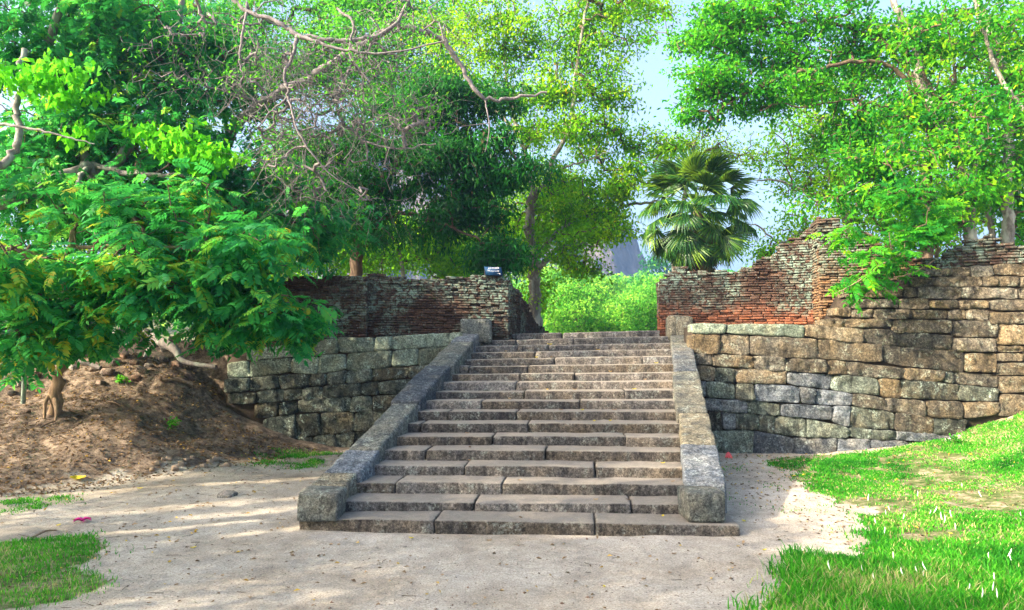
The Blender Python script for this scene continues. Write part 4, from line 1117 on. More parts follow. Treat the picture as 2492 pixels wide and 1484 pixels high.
# dark glossy tree behind the left brick wall
tree('dark_leaved_tree', 'dark glossy-leaved tree behind the left brick wall, drooping over the name plate',
     [([(860, 700, 15.5), (880, 560, 15.3), (930, 450, 15.0), (1000, 340, 14.8), (1050, 200, 14.8)], 0.14, 0.07),
      ([(890, 540, 15.3), (1000, 520, 14.6), (1100, 555, 14.2), (1200, 600, 14.0), (1270, 625, 14)], 0.045, 0.015),
      ([(960, 400, 14.9), (1080, 350, 14.6), (1170, 330, 14.4)], 0.05, 0.02)],
     [(1100, 400, 14.6, 130, 110, 0.8, 190), (1180, 500, 14.4, 100, 90, 0.6, 130), (1000, 300, 14.9, 140, 110, 0.8, 160), (920, 450, 15, 120, 110, 0.7, 150), (800, 500, 15.2, 100, 100, 0.6, 110), (1060, 230, 14.9, 100, 80, 0.6, 80), (1210, 610, 14.1, 60, 55, 0.35, 50), (1250, 420, 14.6, 50, 100, 0.4, 60), (960, 560, 14.8, 120, 50, 0.5, 70), (820, 350, 15.2, 90, 90, .6, 80), (1130, 280, 14.6, 110, 110, 0.7, 130), (1180, 620, 14.2, 80, 35, 0.3, 30)],
     M_bark_brown, M_lf_dark, per=36, spread=0.16, L=0.14, Wd=0.042, tc=0.36, ts=0.3, seed=44, droop=0.9)

# pale-barked tree in the gateway
tree('pale_barked_tree', 'tall pale-barked tree with bright yellow-green leaves standing left of the gateway',
     [([(1300, 815, 16.5), (1303, 760, 16.5), (1298, 690, 16.4), (1300, 620, 16.3), (1288, 555, 16.2), (1293, 500, 16.1), (1302, 465, 16.0)], 0.155, 0.1),
      ([(1300, 470, 16.0), (1288, 420, 16.1), (1270, 340, 16.4), (1240, 240, 16.8), (1230, 120, 17), (1240, -20, 17)], 0.06, 0.03),
      ([(1302, 470, 16.0), (1330, 440, 15.9), (1345, 390, 15.9), (1390, 300, 16), (1400, 180, 16), (1420, 60, 16), (1440, -40, 16)], 0.065, 0.03),
      ([(1330, 440, 15.9), (1380, 405, 15.7), (1430, 390, 15.6), (1480, 368, 15.5)], 0.03, 0.01),
      ([(1310, 650, 16.3), (1350, 610, 16.0), (1400, 595, 15.8), (1450, 600, 15.7)], 0.055, 0.02),
      ([(1303, 665, 16.3), (1330, 640, 16), (1360, 620, 15.8), (1420, 625, 15.7)], 0.035, 0.012),
      ([(1305, 630, 16.3), (1360, 560, 16.2), (1440, 520, 16.2), (1540, 498, 16.1), (1600, 490, 16), (1630, 478, 16)], 0.05, 0.02),
      ([(1270, 340, 16.4), (1150, 200, 16.8), (1060, 80, 17)], 0.04, 0.02)],
     [(1400, 220, 16.3, 125, 130, 1.0, 230), (1460, 330, 16, 75, 70, 0.7, 90), (1300, 70, 16.8, 190, 90, 1.0, 200), (1490, 60, 16.4, 120, 80, 0.8, 120), (1430, 450, 15.9, 110, 80, 0.7, 120), (1300, 330, 16.6, 80, 100, 0.8, 110), (1470, 560, 15.9, 85, 60, 0.5, 100),
      (1390, 630, 15.8, 80, 45, 0.5, 70), (1120, 90, 17, 130, 90, 0.9, 120), (1235, 560, 16.6, 60, 80, 0.5, 60), (1590, 350, 16.3, 60, 45, 0.5, 40), (1540, 430, 16, 60, 60, 0.5, 40), (1340, 520, 16.4, 60, 80, 0.6, 70), (1290, 700, 16.6, 50, 50, 0.4, 35), (1560, 20, 16.4, 70, 45, .5, 45), (1230, 200, 16.8, 90, 90, .7, 90), (1500, 480, 16, 60, 60, .5, 40)],
     M_bark_pale, M_lf_bright, per=24, spread=0.15, L=0.1, Wd=0.05, tc=0.52, ts=0.42, seed=55, droop=0.5)

# trees on the terrace at the right
tree('arching_tree', 'tree with a dark arching limb reaching left over the palm from the right',
     [([(2250, 640, 12.6), (2262, 560, 12.8), (2255, 450, 13.0), (2262, 330, 13.2), (2255, 210, 13.3), (2200, 120, 13.4)], 0.1, 0.06),
      ([(2258, 260, 13.2), (2170, 165, 13.1), (2080, 150, 13.1), (1990, 170, 13.1), (1900, 190, 13.2), (1820, 225, 13.2), (1760, 260, 13.3)], 0.05, 0.015),
      ([(2255, 230, 13.3), (2150, 110, 13.6), (2040, 60, 13.8), (1900, 60, 14), (1780, 90, 14)], 0.05, 0.02),
      ([(2080, 240, 13.1), (2010, 250, 13.1), (1950, 262, 13.1), (1900, 250, 13.1), (1850, 270, 13.1)], 0.022, 0.008),
      ([(2255, 300, 13.2), (2150, 260, 13.1), (2080, 240, 13.1)], 0.035, 0.022)],
     [(1740, 100, 14, 105, 90, 0.8, 150), (1700, 210, 13.6, 75, 60, 0.6, 80), (1870, 90, 14, 130, 90, 0.9, 160), (1850, 215, 13.4, 130, 50, 0.6, 110), (2020, 90, 13.9, 130, 100, 0.9, 160), (1800, 20, 14, 140, 50, 0.7, 90), (2000, 215, 13.4, 120, 45, 0.6, 80), (2170, 120, 13.9, 120, 110, 0.8, 140), (1690, 290, 13.6, 45, 28, 0.3, 25), (2090, 330, 13.8, 110, 60, 0.6, 90)],
     M_bark_brown, M_lf_fresh, per=21, spread=0.125, L=0.105, Wd=0.052, tc=0.46, ts=0.42, seed=66)
tree('white_trunked_tree', 'tree with a pale lichen-white leaning trunk behind the far right brick top',
     [([(2375, 640, 12.4), (2362, 560, 12.4), (2352, 480, 12.5), (2335, 410, 12.6), (2300, 330, 12.7), (2245, 210, 12.9), (2225, 110, 13), (2180, 20, 13.2), (2150, -60, 13.3)], 0.105, 0.06),
      ([(2352, 480, 12.5), (2390, 330, 12.8), (2400, 200, 13), (2440, 80, 13.2)], 0.05, 0.03),
      ([(2300, 330, 12.7), (2220, 380, 12.4), (2130, 430, 12.2), (2060, 470, 12.1)], 0.025, 0.01)],
     [(2330, 80, 12.5, 140, 110, 0.9, 150), (2200, 400, 12.2, 130, 90, 0.7, 130), (2350, 300, 12.2, 120, 90, 0.5, 120), (2400, 440, 12.0, 90, 60, 0.4, 60), (2080, 470, 12.5, 110, 70, 0.6, 100), (2260, 540, 12.5, 90, 60, 0.5, 80), (2430, 200, 13, 100, 120, 0.8, 110), (2200, 250, 13, 100, 60, 0.6, 70)],
     M_bark_pale, M_lf_fresh, per=19, spread=0.125, L=0.105, Wd=0.052, tc=0.46, ts=0.42, seed=77)
tree('straight_trunked_tree', 'tree with a straight mottled grey trunk at the right edge behind the brick top',
     [([(2455, 660, 12.8), (2452, 560, 12.9), (2450, 440, 13), (2452, 330, 13.1), (2440, 180, 13.4), (2400, 60, 13.6), (2360, -60, 13.8)], 0.11, 0.07),
      ([(2452, 330, 13.1), (2500, 200, 13.1), (2560, 60, 13.2)], 0.06, 0.03),
      ([(2418, 650, 13.2), (2412, 560, 13.2), (2400, 470, 13.3), (2405, 400, 13.5)], 0.06, 0.03),
      ([(2491, 270, 11.9), (2440, 200, 12.1), (2400, 100, 12.3), (2370, 0, 12.5)], 0.04, 0.03)],
     [(2450, 60, 13.6, 120, 100, 0.9, 120), (2470, 420, 13.2, 90, 110, 0.6, 100), (2560, 250, 13.2, 130, 150, 0.8, 120), (2400, 480, 13.5, 80, 80, 0.5, 60), (2460, 560, 13.4, 60, 50, .4, 30)],
     M_bark_pale, M_lf_fresh, per=20, spread=0.125, L=0.105, Wd=0.052, tc=0.46, ts=0.42, seed=88)
tree('rear_green_tree', 'sunlit light green tree standing farther back between the palm and the brick pier',
     [([(2080, 760, 19), (2070, 600, 19), (2050, 470, 19), (2080, 330, 19.2)], 0.16, 0.08),
      ([(2065, 560, 19), (1960, 560, 18.6), (1900, 590, 18.4), (1845, 550, 18.2), (1820, 545, 18.2)], 0.04, 0.014),
      ([(2055, 480, 19), (1980, 470, 18.8), (1890, 440, 18.6), (1840, 440, 18.6)], 0.045, 0.015)],
     [(2020, 430, 19, 130, 110, 1.1, 220), (1960, 330, 19, 90, 60, 0.8, 100), (2160, 430, 19, 130, 130, 1.1, 180), (2130, 300, 19.2, 150, 80, 1, 160), (1930, 560, 18.6, 60, 45, 0.5, 45), (1850, 610, 18.5, 45, 30, 0.4, 28), (2080, 560, 19, 120, 60, .8, 100), (2300, 420, 19.5, 160, 180, 1.1, 260), (2300, 200, 19.5, 200, 120, 1.1, 220), (2000, 220, 19.5, 130, 60, 0.8, 110)],
     M_bark_grey, M_lf_bright, per=16, spread=0.22, L=0.12, Wd=0.06, tc=0.5, ts=0.36, seed=99)
tree('feathery_sapling', 'leafy sapling leaning down over the brick pier and tall right-hand stone wall',
     [([(2275, 650, 10.9), (2282, 600, 10.8), (2270, 540, 10.7), (2240, 480, 10.6)], 0.035, 0.015),
      ([(2278, 620, 10.8), (2220, 610, 10.4), (2150, 640, 10.2), (2080, 690, 10.1), (2030, 715, 10.0)], 0.012, 0.005),
      ([(2278, 630, 10.8), (2230, 660, 10.4), (2170, 680, 10.3), (2110, 715, 10.2), (2080, 740, 10.2)], 0.012, 0.005)],
     [(2190, 570, 10.5, 100, 35, 0.35, 26), (2110, 610, 10.4, 60, 20, 0.2, 8), (2250, 530, 10.6, 80, 50, 0.4, 26), (2120, 700, 10.2, 60, 16, 0.15, 10), (2050, 712, 10.1, 35, 12, 0.1, 6), (2210, 640, 10.3, 50, 30, 0.3, 9), (2090, 560, 10.6, 50, 22, 0.3, 10), (2230, 480, 10.7, 90, 45, .4, 24), (2150, 660, 10.2, 25, 25, .1, 4)],
     M_bark_tan, M_lf_fresh, per=4, spread=0.09, tc=0.5, ts=0.36, seed=111, style='compound', droop=0.2, comp=(5, 0.24, 0.032, 0.075), nparts=200)
# trees behind: fill under the dark canopy and behind the palm
def simple_tree(name, label, u_, vb, Y, lobes, mat_l, seed, per=20, L=0.12, Wd=0.06, spread=0.24, rt=0.12, bark=None, group=None, tc=0.5, cx=None):
    c0 = lobes[0]
    return tree(name, label, [([(u_, vb, Y), (u_ + 5, (vb + c0[1]) / 2 + 20, Y), (c0[0], c0[1], c0[2])], rt, rt * 0.4)], lobes, bark or M_bark_grey, mat_l, per=per, spread=spread, L=L, Wd=Wd, tc=tc, ts=0.38, seed=seed, group=group, trunk_k=8)
simple_tree('olive_leaved_tree', 'yellow-olive leaved tree glowing behind the middle of the left brick wall', 980, 800, 21, [(970, 590, 21, 150, 70, 1.0, 160), (860, 600, 21, 100, 70, 0.9, 100), (1090, 600, 21, 120, 70, 0.9, 120), (1040, 640, 23, 140, 45, 0.9, 140)], M_lf_bright, 121, 40, 0.12, 0.06, 0.26)
simple_tree('olive_leaved_tree', 'yellow-olive leaved tree behind the name plate and pale-barked trunk', 1180, 800, 22, [(1190, 640, 22, 110, 70, 0.9, 120), (1250, 520, 22, 90, 100, 0.9, 110), (1370, 480, 22, 90, 110, 0.9, 110), (1160, 640, 24, 110, 45, 0.9, 120), (1440, 560, 24, 60, 60, 0.8, 60)], M_lf_bright, 122, 40, 0.12, 0.06, 0.26)
simple_tree('green_backdrop_tree', 'bright tree behind the left end of the left brick wall', 700, 820, 20, [(690, 620, 20, 140, 90, 1, 150), (560, 560, 20, 130, 130, 1, 150)], M_lf_bright, 123, 40, 0.13, 0.065, 0.28)
simple_tree('green_backdrop_tree', 'tall bright tree behind the gnarled tree at upper left', 300, 820, 21, [(300, 330, 21, 190, 170, 1.2, 260), (120, 450, 21, 170, 170, 1.2, 200), (330, 600, 21, 190, 120, 1.2, 180), (100, 700, 20, 150, 100, 1, 110)], M_lf_bright, 124, 22, 0.12, 0.06, 0.26)
simple_tree('green_backdrop_tree', 'tall green tree behind the bare twigs at top middle left', 700, 820, 22, [(620, 150, 22, 200, 140, 1.2, 330), (850, 130, 22, 160, 130, 1.2, 300), (700, 400, 22, 150, 100, 1, 150), (1030, 130, 22, 130, 110, 1, 200), (250, 80, 22, 200, 90, 1.2, 180), (560, 20, 22, 200, 60, 1, 160), (900, 10, 22, 200, 60, 1, 200), (950, 280, 22, 130, 90, 1, 130)], M_lf_fresh, 125, 34, 0.12, 0.06, 0.26)
simple_tree('small_crowned_tree', 'slight yellow-green tree rising directly behind the fan palm', 1640, 800, 19, [(1690, 345, 19, 110, 35, 0.7, 90), (1790, 370, 19, 60, 35, 0.5, 40), (1620, 400, 19, 60, 60, 0.5, 50)], M_lf_bright, 126, 20, 0.085, 0.045)
simple_tree('green_backdrop_tree', 'bright tree behind the trunks at the right edge', 2400, 760, 21, [(2420, 470, 21, 150, 150, 1.2, 220), (2230, 560, 21, 130, 90, 1, 130), (2500, 200, 21, 150, 180, 1.2, 200)], M_lf_bright, 127, 22, 0.12, 0.06, 0.25)

# woodland seen through the gateway, each crown its own tree
wl = [(1335, 720, 34, 70, 60, 'light green rounded tree at the left of the gateway view'), (1400, 760, 30, 60, 45, 'low bright tree in the middle left of the gateway view'),
      (1460, 770, 31, 55, 45, 'low bright tree at the centre foot of the gateway view'), (1395, 700, 42, 60, 35, 'pale tree in the second row behind the gateway'),
      (1500, 720, 46, 75, 38, 'broad pale feathery tree in the middle of the gateway view'), (1575, 770, 29, 38, 55, 'golden green tree against the right-hand gateway jamb'),
      (1530, 775, 35, 45, 40, 'dark-shaded tree left of the golden green one'), (1585, 700, 50, 50, 35, 'bushy green tree at the right of the gateway view'), (1450, 680, 60, 60, 25, 'far pale tree under the hanging branch'), (1340, 660, 55, 60, 40, 'far green tree beside the pale-barked trunk')]
for k, (u_, v_, Y, ru, rv, lb) in enumerate(wl):
    sc = Y / 30.0
    v_ += 14
    simple_tree('woodland_tree', lb, u_, 850, Y, [(u_, v_, Y, ru, rv * .9, 1.6 * sc, 80), (u_ + ru * 0.5, v_ + rv * 0.6, Y, ru * 0.6, rv * 0.6, 1.2 * sc, 34), (u_ - ru * 0.5, v_ + rv * 0.6, Y, ru * 0.6, rv * 0.6, 1.2 * sc, 34)], M_lf_wood, 140 + k, 30, 0.14 * sc, 0.085 * sc, 0.2 * sc, 0.16, group='woodland trees beyond the gateway', tc=0.45 + 0.05 * (k % 5))

# far wood on the slope: one mass
def far_wood():
    r_ = np.random.default_rng(5); A = Acc()
    n_ = 420
    X = r_.uniform(-60, 60, n_); Y = r_.uniform(66, 150, n_)
    for x, y in zip(X, Y):
        z = hz(x, y); rr = r_.uniform(1.6, 3.0); m_ = 170
        q = norm(r_.normal(size=(m_, 3))); q[:, 2] = np.abs(q[:, 2]) * 1.1
        c = np.array([x, y, z + rr * 0.5]) + q * rr * (r_.random((m_, 1)) ** 0.2) * np.array([1, 1, 0.9])
        Vv, Q, T = leaves(c, r_.normal(size=(m_, 3)), q + r_.normal(0, .4, (m_, 3)), r_.uniform(0.5, 0.9, m_), r_.uniform(0.4, 0.6, m_), np.clip(r_.normal(0.45 + r_.normal(0, .15), 0.2, m_), 0, 1))
        A.add(Vv, Q, T)
    Vv, Q, T = A.get()
    o = obj('far_wood', mesh('far_wood', Vv, Q, M_lf_wood, False, T)); o['label'] = 'hazy green wood covering the far slope below the rock'; o['category'] = 'wood'; o['kind'] = 'stuff'
far_wood()
# lone blue-hazed tree
simple_tree('hazy_tree', 'lone open-crowned tree hazed blue between the rock and the palm', 1602, 700, 120, [(1600, 640, 120, 22, 20, 1.4, 40), (1585, 655, 120, 14, 14, 1, 20), (1622, 650, 120, 12, 16, 1, 20)], M_lf_dark, 171, 10, 0.55, 0.35, 0.5, 0.25)

# ---------------------------------------------------------------- great rock in the distance
def rock():
    nu, nv = 150, 60
    prof_u = [380, 600, 760, 950, 1130, 1250, 1350, 1440, 1500, 1540, 1562, 1575, 1582]
    prof_v = [470, 400, 360, 350, 365, 400, 440, 465, 510, 560, 610, 650, 690]
    us = np.linspace(380, 1582, nu); A_ = []
    for j in range(nv):
        t = j / (nv - 1)
        for u_ in us:
            vt = np.interp(u_, prof_u, prof_v); v_ = vt + (760 - vt) * (1 - t)
            bul = 22 * math.sin(math.pi * (u_ - 380) / 1202)
            A_.append(P(u_, v_, 270 - bul - (1 - t) * 12 + 8 * t * t))
    Vv = np.array(A_)
    n_ = fbm(Vv * np.array([1, 1, 0.35]), 0.09, 3, 5)
    Vv[:, 1] -= n_ * 7; Vv[:, 0] += n_ * 1.5; Vv[:, 2] += fbm(Vv, 0.12, 9, 3) * 2.5
    back = Vv.reshape(nv, nu, 3).copy(); back[..., 1] += 120; back[..., 2] -= 3
    I, J = np.meshgrid(np.arange(nu - 1), np.arange(nv - 1)); q = (J * nu + I).ravel()
    Q = [np.stack([q, q + 1, q + nu + 1, q + nu], -1)]
    n0 = nu * nv
    Vall = np.concatenate([Vv, back.reshape(-1, 3)])
    Q.append(np.stack([q, q + nu, q + nu + 1, q + 1], -1) + n0)
    t = (nv - 1) * nu + np.arange(nu - 1); Q.append(np.stack([t, t + 1, t + 1 + n0, t + n0], -1))
    for c in (0, nu - 1):
        t = np.arange(nv - 1) * nu + c; Q.append(np.stack([t, t + nu, t + nu + n0, t + n0], -1))
    m, nt, b, out = new_mat('great rock')
    v = pos_node(nt, False, (1, 1, 0.25)); n_ = noise(nt, v, 0.25, 8, 0.7)
    col = ramp(nt, n_, [(0.3, (0.03, 0.028, 0.027)), (0.5, (0.08, 0.065, 0.055)), (0.7, (0.15, 0.12, 0.1))])
    nt.links.new(col, b.inputs['Base Color']); b.inputs['Roughness'].default_value = 0.95
    bump(nt, b, n_, 0.8, 1.5)
    struct(obj('rock_hill', mesh('rock_hill', Vall, np.concatenate(Q), m, True)))
rock()

# ---------------------------------------------------------------- fan palm
def fan_blade(seed, Rr=0.62, spread=2.5, nseg=28):
    r_ = np.random.default_rng(seed); A = Acc()
    for k in range(nseg):
        th = -spread / 1 + 2 * spread * k / (nseg - 1); th *= 0.56
        L = Rr * (0.78 + 0.22 * math.cos(th * 0.8)) * r_.uniform(0.9, 1.05)
        d = np.array([math.cos(th), math.sin(th), 0]); s = np.array([-math.sin(th), math.cos(th), 0])
        w = Rr * 0.03; dz = -0.10 * (abs(th) / 1.4) ** 2
        tipdroop = r_.uniform(0.08, 0.34) * L
        zf = 0.03 * (1 if k % 2 else -1) * Rr
        p0 = np.zeros(3); p1 = d * L * 0.5 + (0, 0, dz + 0.06 * Rr); p2 = d * L * 0.78 + (0, 0, dz - tipdroop * 0.3); p3 = d * L + (0, 0, dz - tipdroop)
        V_ = [p0 - s * 0.006, p0 + s * 0.006, p1 - s * w + (0, 0, -zf), p1 + s * w + (0, 0, -zf), p1 + (0, 0, zf), p2 - s * w * 0.75, p2 + s * w * 0.75, p3]
        Q_ = [(0, 4, 2, 2), (0, 1, 3, 4), (2, 4, 5, 5), (4, 6, 5, 5), (4, 3, 6, 6), (5, 6, 7, 7)]
        T3 = [(0, 4, 2), (0, 1, 4), (1, 3, 4), (2, 4, 5), (4, 6, 5), (4, 3, 6), (5, 6, 7)]
        A.add(np.array(V_), np.array(T3), np.clip(r_.normal(0.4, 0.24), 0, 1))
    return A.get()
pc = P(1696, 508, 14.4)
palm = thing('fan_palm', 'fan palm with stiff green fans and a dead brown skirt behind the red brick wall', 'palm tree', (pc[0], pc[1], 1.8))
sp = np.array([(pc[0] - 0.02, pc[1], 1.6), (pc[0], pc[1], 2.6), (pc[0] + .01, pc[1], 3.3), (pc[0], pc[1], pc[2] + 0.05)])
Vv, Q = tube(spline(sp, 8), 0.17, 0.13, 12, 0.15, 3); part('trunk', Vv, Q, M_bark_brown, palm)
fm = []
for k in range(6):
    Vv, Q, T = fan_blade(500 + k); fm.append(mesh('fan_blade', Vv, Q, M_palm, False, T))
# petiole mesh along +X, length 1
Vv, Q = segs(np.array([[0, 0, 0], [0.5, 0, 0.03]]), np.array([[0.5, 0, 0.03], [1, 0, 0]]), [0.014, 0.010], [0.010, 0.008], 5)
pet = mesh('petiole', Vv, Q, M_palm, True, np.full(len(Vv), 0.8))
Vd = fan_blade(600, 0.5, 1.6, 20); dm = mesh('dead_fan', Vd[0], Vd[1], M_palm_dead, False)
from mathutils import Matrix
base = np.array(palm['base'])
r_ = np.random.default_rng(8)
def place_frond(az, el, plen, scale, dead=False, bend=0.5, start=None):
    d = np.array([math.cos(az) * math.cos(el), math.sin(az) * math.cos(el), math.sin(el)])
    s0 = pc - base + (0, 0, 0.0) if start is None else start - base
    fr = thing_part = bpy.data.objects.new('palm_frond' if not dead else 'dead_frond', dm if dead else fm[int(r_.integers(6))])
    COL.objects.link(fr); fr.parent = palm
    e = s0 + d * plen + (0, 0, -0.12 * plen if not dead else 0)
    d2 = norm(d + np.array([0, 0, -bend])); s = norm(np.cross(np.array([0, 0, 1.0]), d2)); u_ = np.cross(d2, s)
    ro = r_.normal(0, 0.35); s2 = s * math.cos(ro) + u_ * math.sin(ro); u2 = -s * math.sin(ro) + u_ * math.cos(ro)
    fr.matrix_basis = Matrix([[d2[0] * scale, s2[0] * scale, u2[0] * scale, e[0]], [d2[1] * scale, s2[1] * scale, u2[1] * scale, e[1]], [d2[2] * scale, s2[2] * scale, u2[2] * scale, e[2]], [0, 0, 0, 1]])
    if dead: return
    st = bpy.data.objects.new('petiole', pet); COL.objects.link(st); st.parent = fr
    # petiole from crown to blade, in frond space
    a_l = (fr.matrix_basis.inverted() @ Vector(s0)); L_ = a_l.length
    dl = np.array((-a_l).normalized()); sl_ = norm(np.cross(np.array([0, 0.1, 1.0]), dl)); ul = np.cross(dl, sl_)
    st.matrix_basis = Matrix([[dl[0] * L_, sl_[0], ul[0], a_l[0]], [dl[1] * L_, sl_[1], ul[1], a_l[1]], [dl[2] * L_, sl_[2], ul[2], a_l[2]], [0, 0, 0, 1]])
k = 0
for el, n_, pl in ((1.35, 5, 0.85), (1.0, 8, 0.85), (0.6, 11, 0.82), (0.2, 12, 0.8), (-0.2, 12, 0.8), (-0.55, 11, 0.8), (-0.95, 9, 0.78)):
    for q in range(n_):
        az = 2 * math.pi * (q + r_.random() * 0.6) / n_ + el
        place_frond(az, el + r_.normal(0, 0.1), pl * r_.uniform(0.85, 1.15), r_.uniform(0.8, 1.05), bend=0.3 + (0.45 if el < 0.5 else 0.0))
for q in range(80):
    az = r_.uniform(0, 2 * math.pi); zz = r_.uniform(-1.0, -0.15)
    place_frond(az, -0.75 + r_.normal(0, 0.15), r_.uniform(0.12, 0.34), r_.uniform(0.75, 1.15), True, 1.3, pc + (0, 0, zz))

# ---------------------------------------------------------------- trees beyond the left edge that shade the court; others added behind the camera
def shade_tree(x, y, h0, rx, n_, seed, label):
    lobes_w = []
    r_ = np.random.default_rng(seed)
    t = thing('shade_tree', label, 'tree', (x, y, hz(x, y)), 'shade trees left of the court')
    sp = spline([(x, y, -0.1), (x + .1, y, 1.8), (x - .1, y + .1, h0 - 0.5), (x, y, h0 + 1.5)], 6)
    Vv, Q = tube(sp, 0.2, 0.1, 9, 0.15, seed); part('trunk', Vv, Q, M_bark_grey, t)
    q = norm(r_.normal(size=(n_, 3))) * r_.random((n_, 1)) ** 0.4
    att = np.array([x, y, h0 + 1.6]) + q * np.array([rx, rx, 2.2])
    att = att[fbm(att, 0.55, seed, 2) > -0.32]
    P0, P1, R0, R1, ends, dirs = grow([sp], att, r_, 0.006)
    Vv, Q = segs(P0, P1, R0, R1, 4); part('branches', Vv, Q, M_bark_brown, t, True, None, 'stuff')
    Vv, Q, T = scatter_leaves(ends, dirs, r_, 36, 0.24, 0.13, 0.065, 0.4, 0.3)
    part('crown', Vv, Q, M_lf_fresh, t, False, T, 'stuff')
shade_tree(-7.8, 4.6, 2.9, 2.7, 420, 901, 'leafy tree just outside the left edge, nearest the earth bank')
shade_tree(-8.6, 0.6, 3.0, 3.1, 560, 902, 'leafy tree left of the camera beside the lower left grass')
shade_tree(-8.5, -4.0, 3.4, 3.2, 480, 903, 'leafy tree behind the camera to the left')
shade_tree(-12.5, 5.0, 5.0, 3.4, 420, 904, 'taller tree standing farther left of the court')
shade_tree(-4.0, -7.5, 3.0, 3.2, 260, 906, 'unseen leafy tree added behind the camera to dim upright faces')  # added with the trees below to hold sky light off risers and walls
shade_tree(3.5, -8.5, 3.2, 3.4, 260, 907, 'unseen leafy tree added behind the camera to the right, dimming upright faces')
shade_tree(10.5, -5.0, 3.2, 3.2, 240, 908, 'unseen leafy tree added far right behind the camera, dimming upright faces')
shade_tree(-12.5, -1.0, 5.4, 3.4, 400, 905, 'taller tree farthest to the left behind the camera')

# ---------------------------------------------------------------- grass
def grass_patch(poly, dens_fn, n_try, hgt_fn, name, label, seed, width=0.006):
    r_ = np.random.default_rng(seed); p = np.array(poly)
    x = r_.uniform(p[:, 0].min() - .3, p[:, 0].max() + .3, n_try); y = r_.uniform(p[:, 1].min() - .3, p[:, 1].max() + .3, n_try)
    q = np.stack([x, y, x * 0], -1)
    wob = fbm(q, 2.2, 77, 4) * 0.22 + r_.normal(0, 0.09, n_try)
    ok = inpoly(x + wob, y + wob * 0.8, poly); 
    ok &= r_.random(n_try) < dens_fn(q, x, y)
    # skip what the camera cannot see
    yc = np.maximum(y, 0.5); ok &= (np.abs(x / yc) < 1.05) & (y > 3.0)
    x, y = x[ok], y[ok]; z = terrain(x, y); n_ = len(x); q = np.stack([x, y, x * 0], -1)
    h = hgt_fn(q, x, y) * r_.uniform(0.5, 1.3, n_)
    th = r_.uniform(0, 2 * math.pi, n_); w = width * r_.uniform(0.7, 1.4, n_) * (0.6 + y / 9)
    lean = r_.uniform(0.15, 0.9, n_) * h
    dx, dy = np.cos(th), np.sin(th); th2 = r_.uniform(0, 2 * math.pi, n_); ax, ay = np.cos(th2), np.sin(th2)
    B = np.stack([x, y, z - 0.004], -1); S = np.stack([ax, ay, ax * 0], -1) * w[:, None] / 2
    M1 = B + np.stack([dx * lean * 0.3, dy * lean * 0.3, h * 0.6], -1); T_ = B + np.stack([dx * lean, dy * lean, h], -1)
    Vv = np.stack([B - S, B + S, M1 + S * 0.8, M1 - S * 0.8, T_], 1).reshape(-1, 3)
    b0 = (np.arange(n_) * 5)[:, None]
    Tq = np.concatenate([b0 + np.array([[0, 1, 2]]), b0 + np.array([[0, 2, 3]]), b0 + np.array([[3, 2, 4]])])
    t = np.repeat(np.clip(0.5 + fbm(q, 1.6, 5, 4) * 0.33 + r_.normal(0, 0.19, n_) + (r_.random(n_) < 0.05) * 0.5, 0, 1), 5)
    o = obj(name, mesh(name, Vv, Tq, M_grass, False, t)); o['kind'] = 'stuff'; o['label'] = label; o['category'] = 'grass'
    return o
def d_right(q, x, y):
    near = np.clip((7.6 - y) / 1.6, 0, 1)
    pat = fbm(q, 1.1, 61, 4) * 1.3 + fbm(q, 4.0, 67, 2) * 0.6
    return np.clip(0.75 + pat * 1.1 + near * 1.0 + np.clip((x - 5.0) / 2.0, 0, 1) * 0.6, 0.02, 1)
def h_right(q, x, y):
    return np.clip(0.075 * np.clip((8.6 - y) / 3.4, 0.36, 1) * (1 + 0.5 * fbm(q, 1.5, 71, 2)), 0.012, 0.14)
grass_patch(G_right, d_right, 760000, h_right, 'lawn_grass', 'bright green grass on the right with bare sandy patches', 61, 0.0075)
grass_patch(G_left, lambda q, x, y: np.clip(0.75 + fbm(q, 1.5, 62, 3), 0.1, 1), 60000, lambda q, x, y: 0.035 + 0 * x, 'corner_grass', 'patch of short dense green grass in the lower left corner', 62, 0.005)
grass_patch(G_sp1, lambda q, x, y: np.clip(0.25 + fbm(q, 2.5, 63, 3), 0.02, 1), 22000, lambda q, x, y: 0.03 + 0 * x, 'sparse_grass', 'thin grass at the foot of the left retaining wall', 63)
grass_patch(G_sp2, lambda q, x, y: np.clip(0.2 + fbm(q, 2.5, 64, 3), 0.02, 1), 16000, lambda q, x, y: 0.03 + 0 * x, 'sparse_grass', 'thin grass at the foot of the earth bank by the left edge', 64)
far_poly = [(2.2, 3.5), (3.6, 3.5), (4.4, 8.5), (3.6, 11.0), (2.4, 10.5), (2.2, 6.5)]
grass_patch(far_poly, lambda q, x, y: np.clip(fbm(q, 3.0, 65, 3) * 0.5 - 0.12, 0.0, 1), 30000, lambda q, x, y: 0.022 + 0 * x, 'path_weeds', 'tiny weeds scattered on the sandy path right of the stairs', 65)

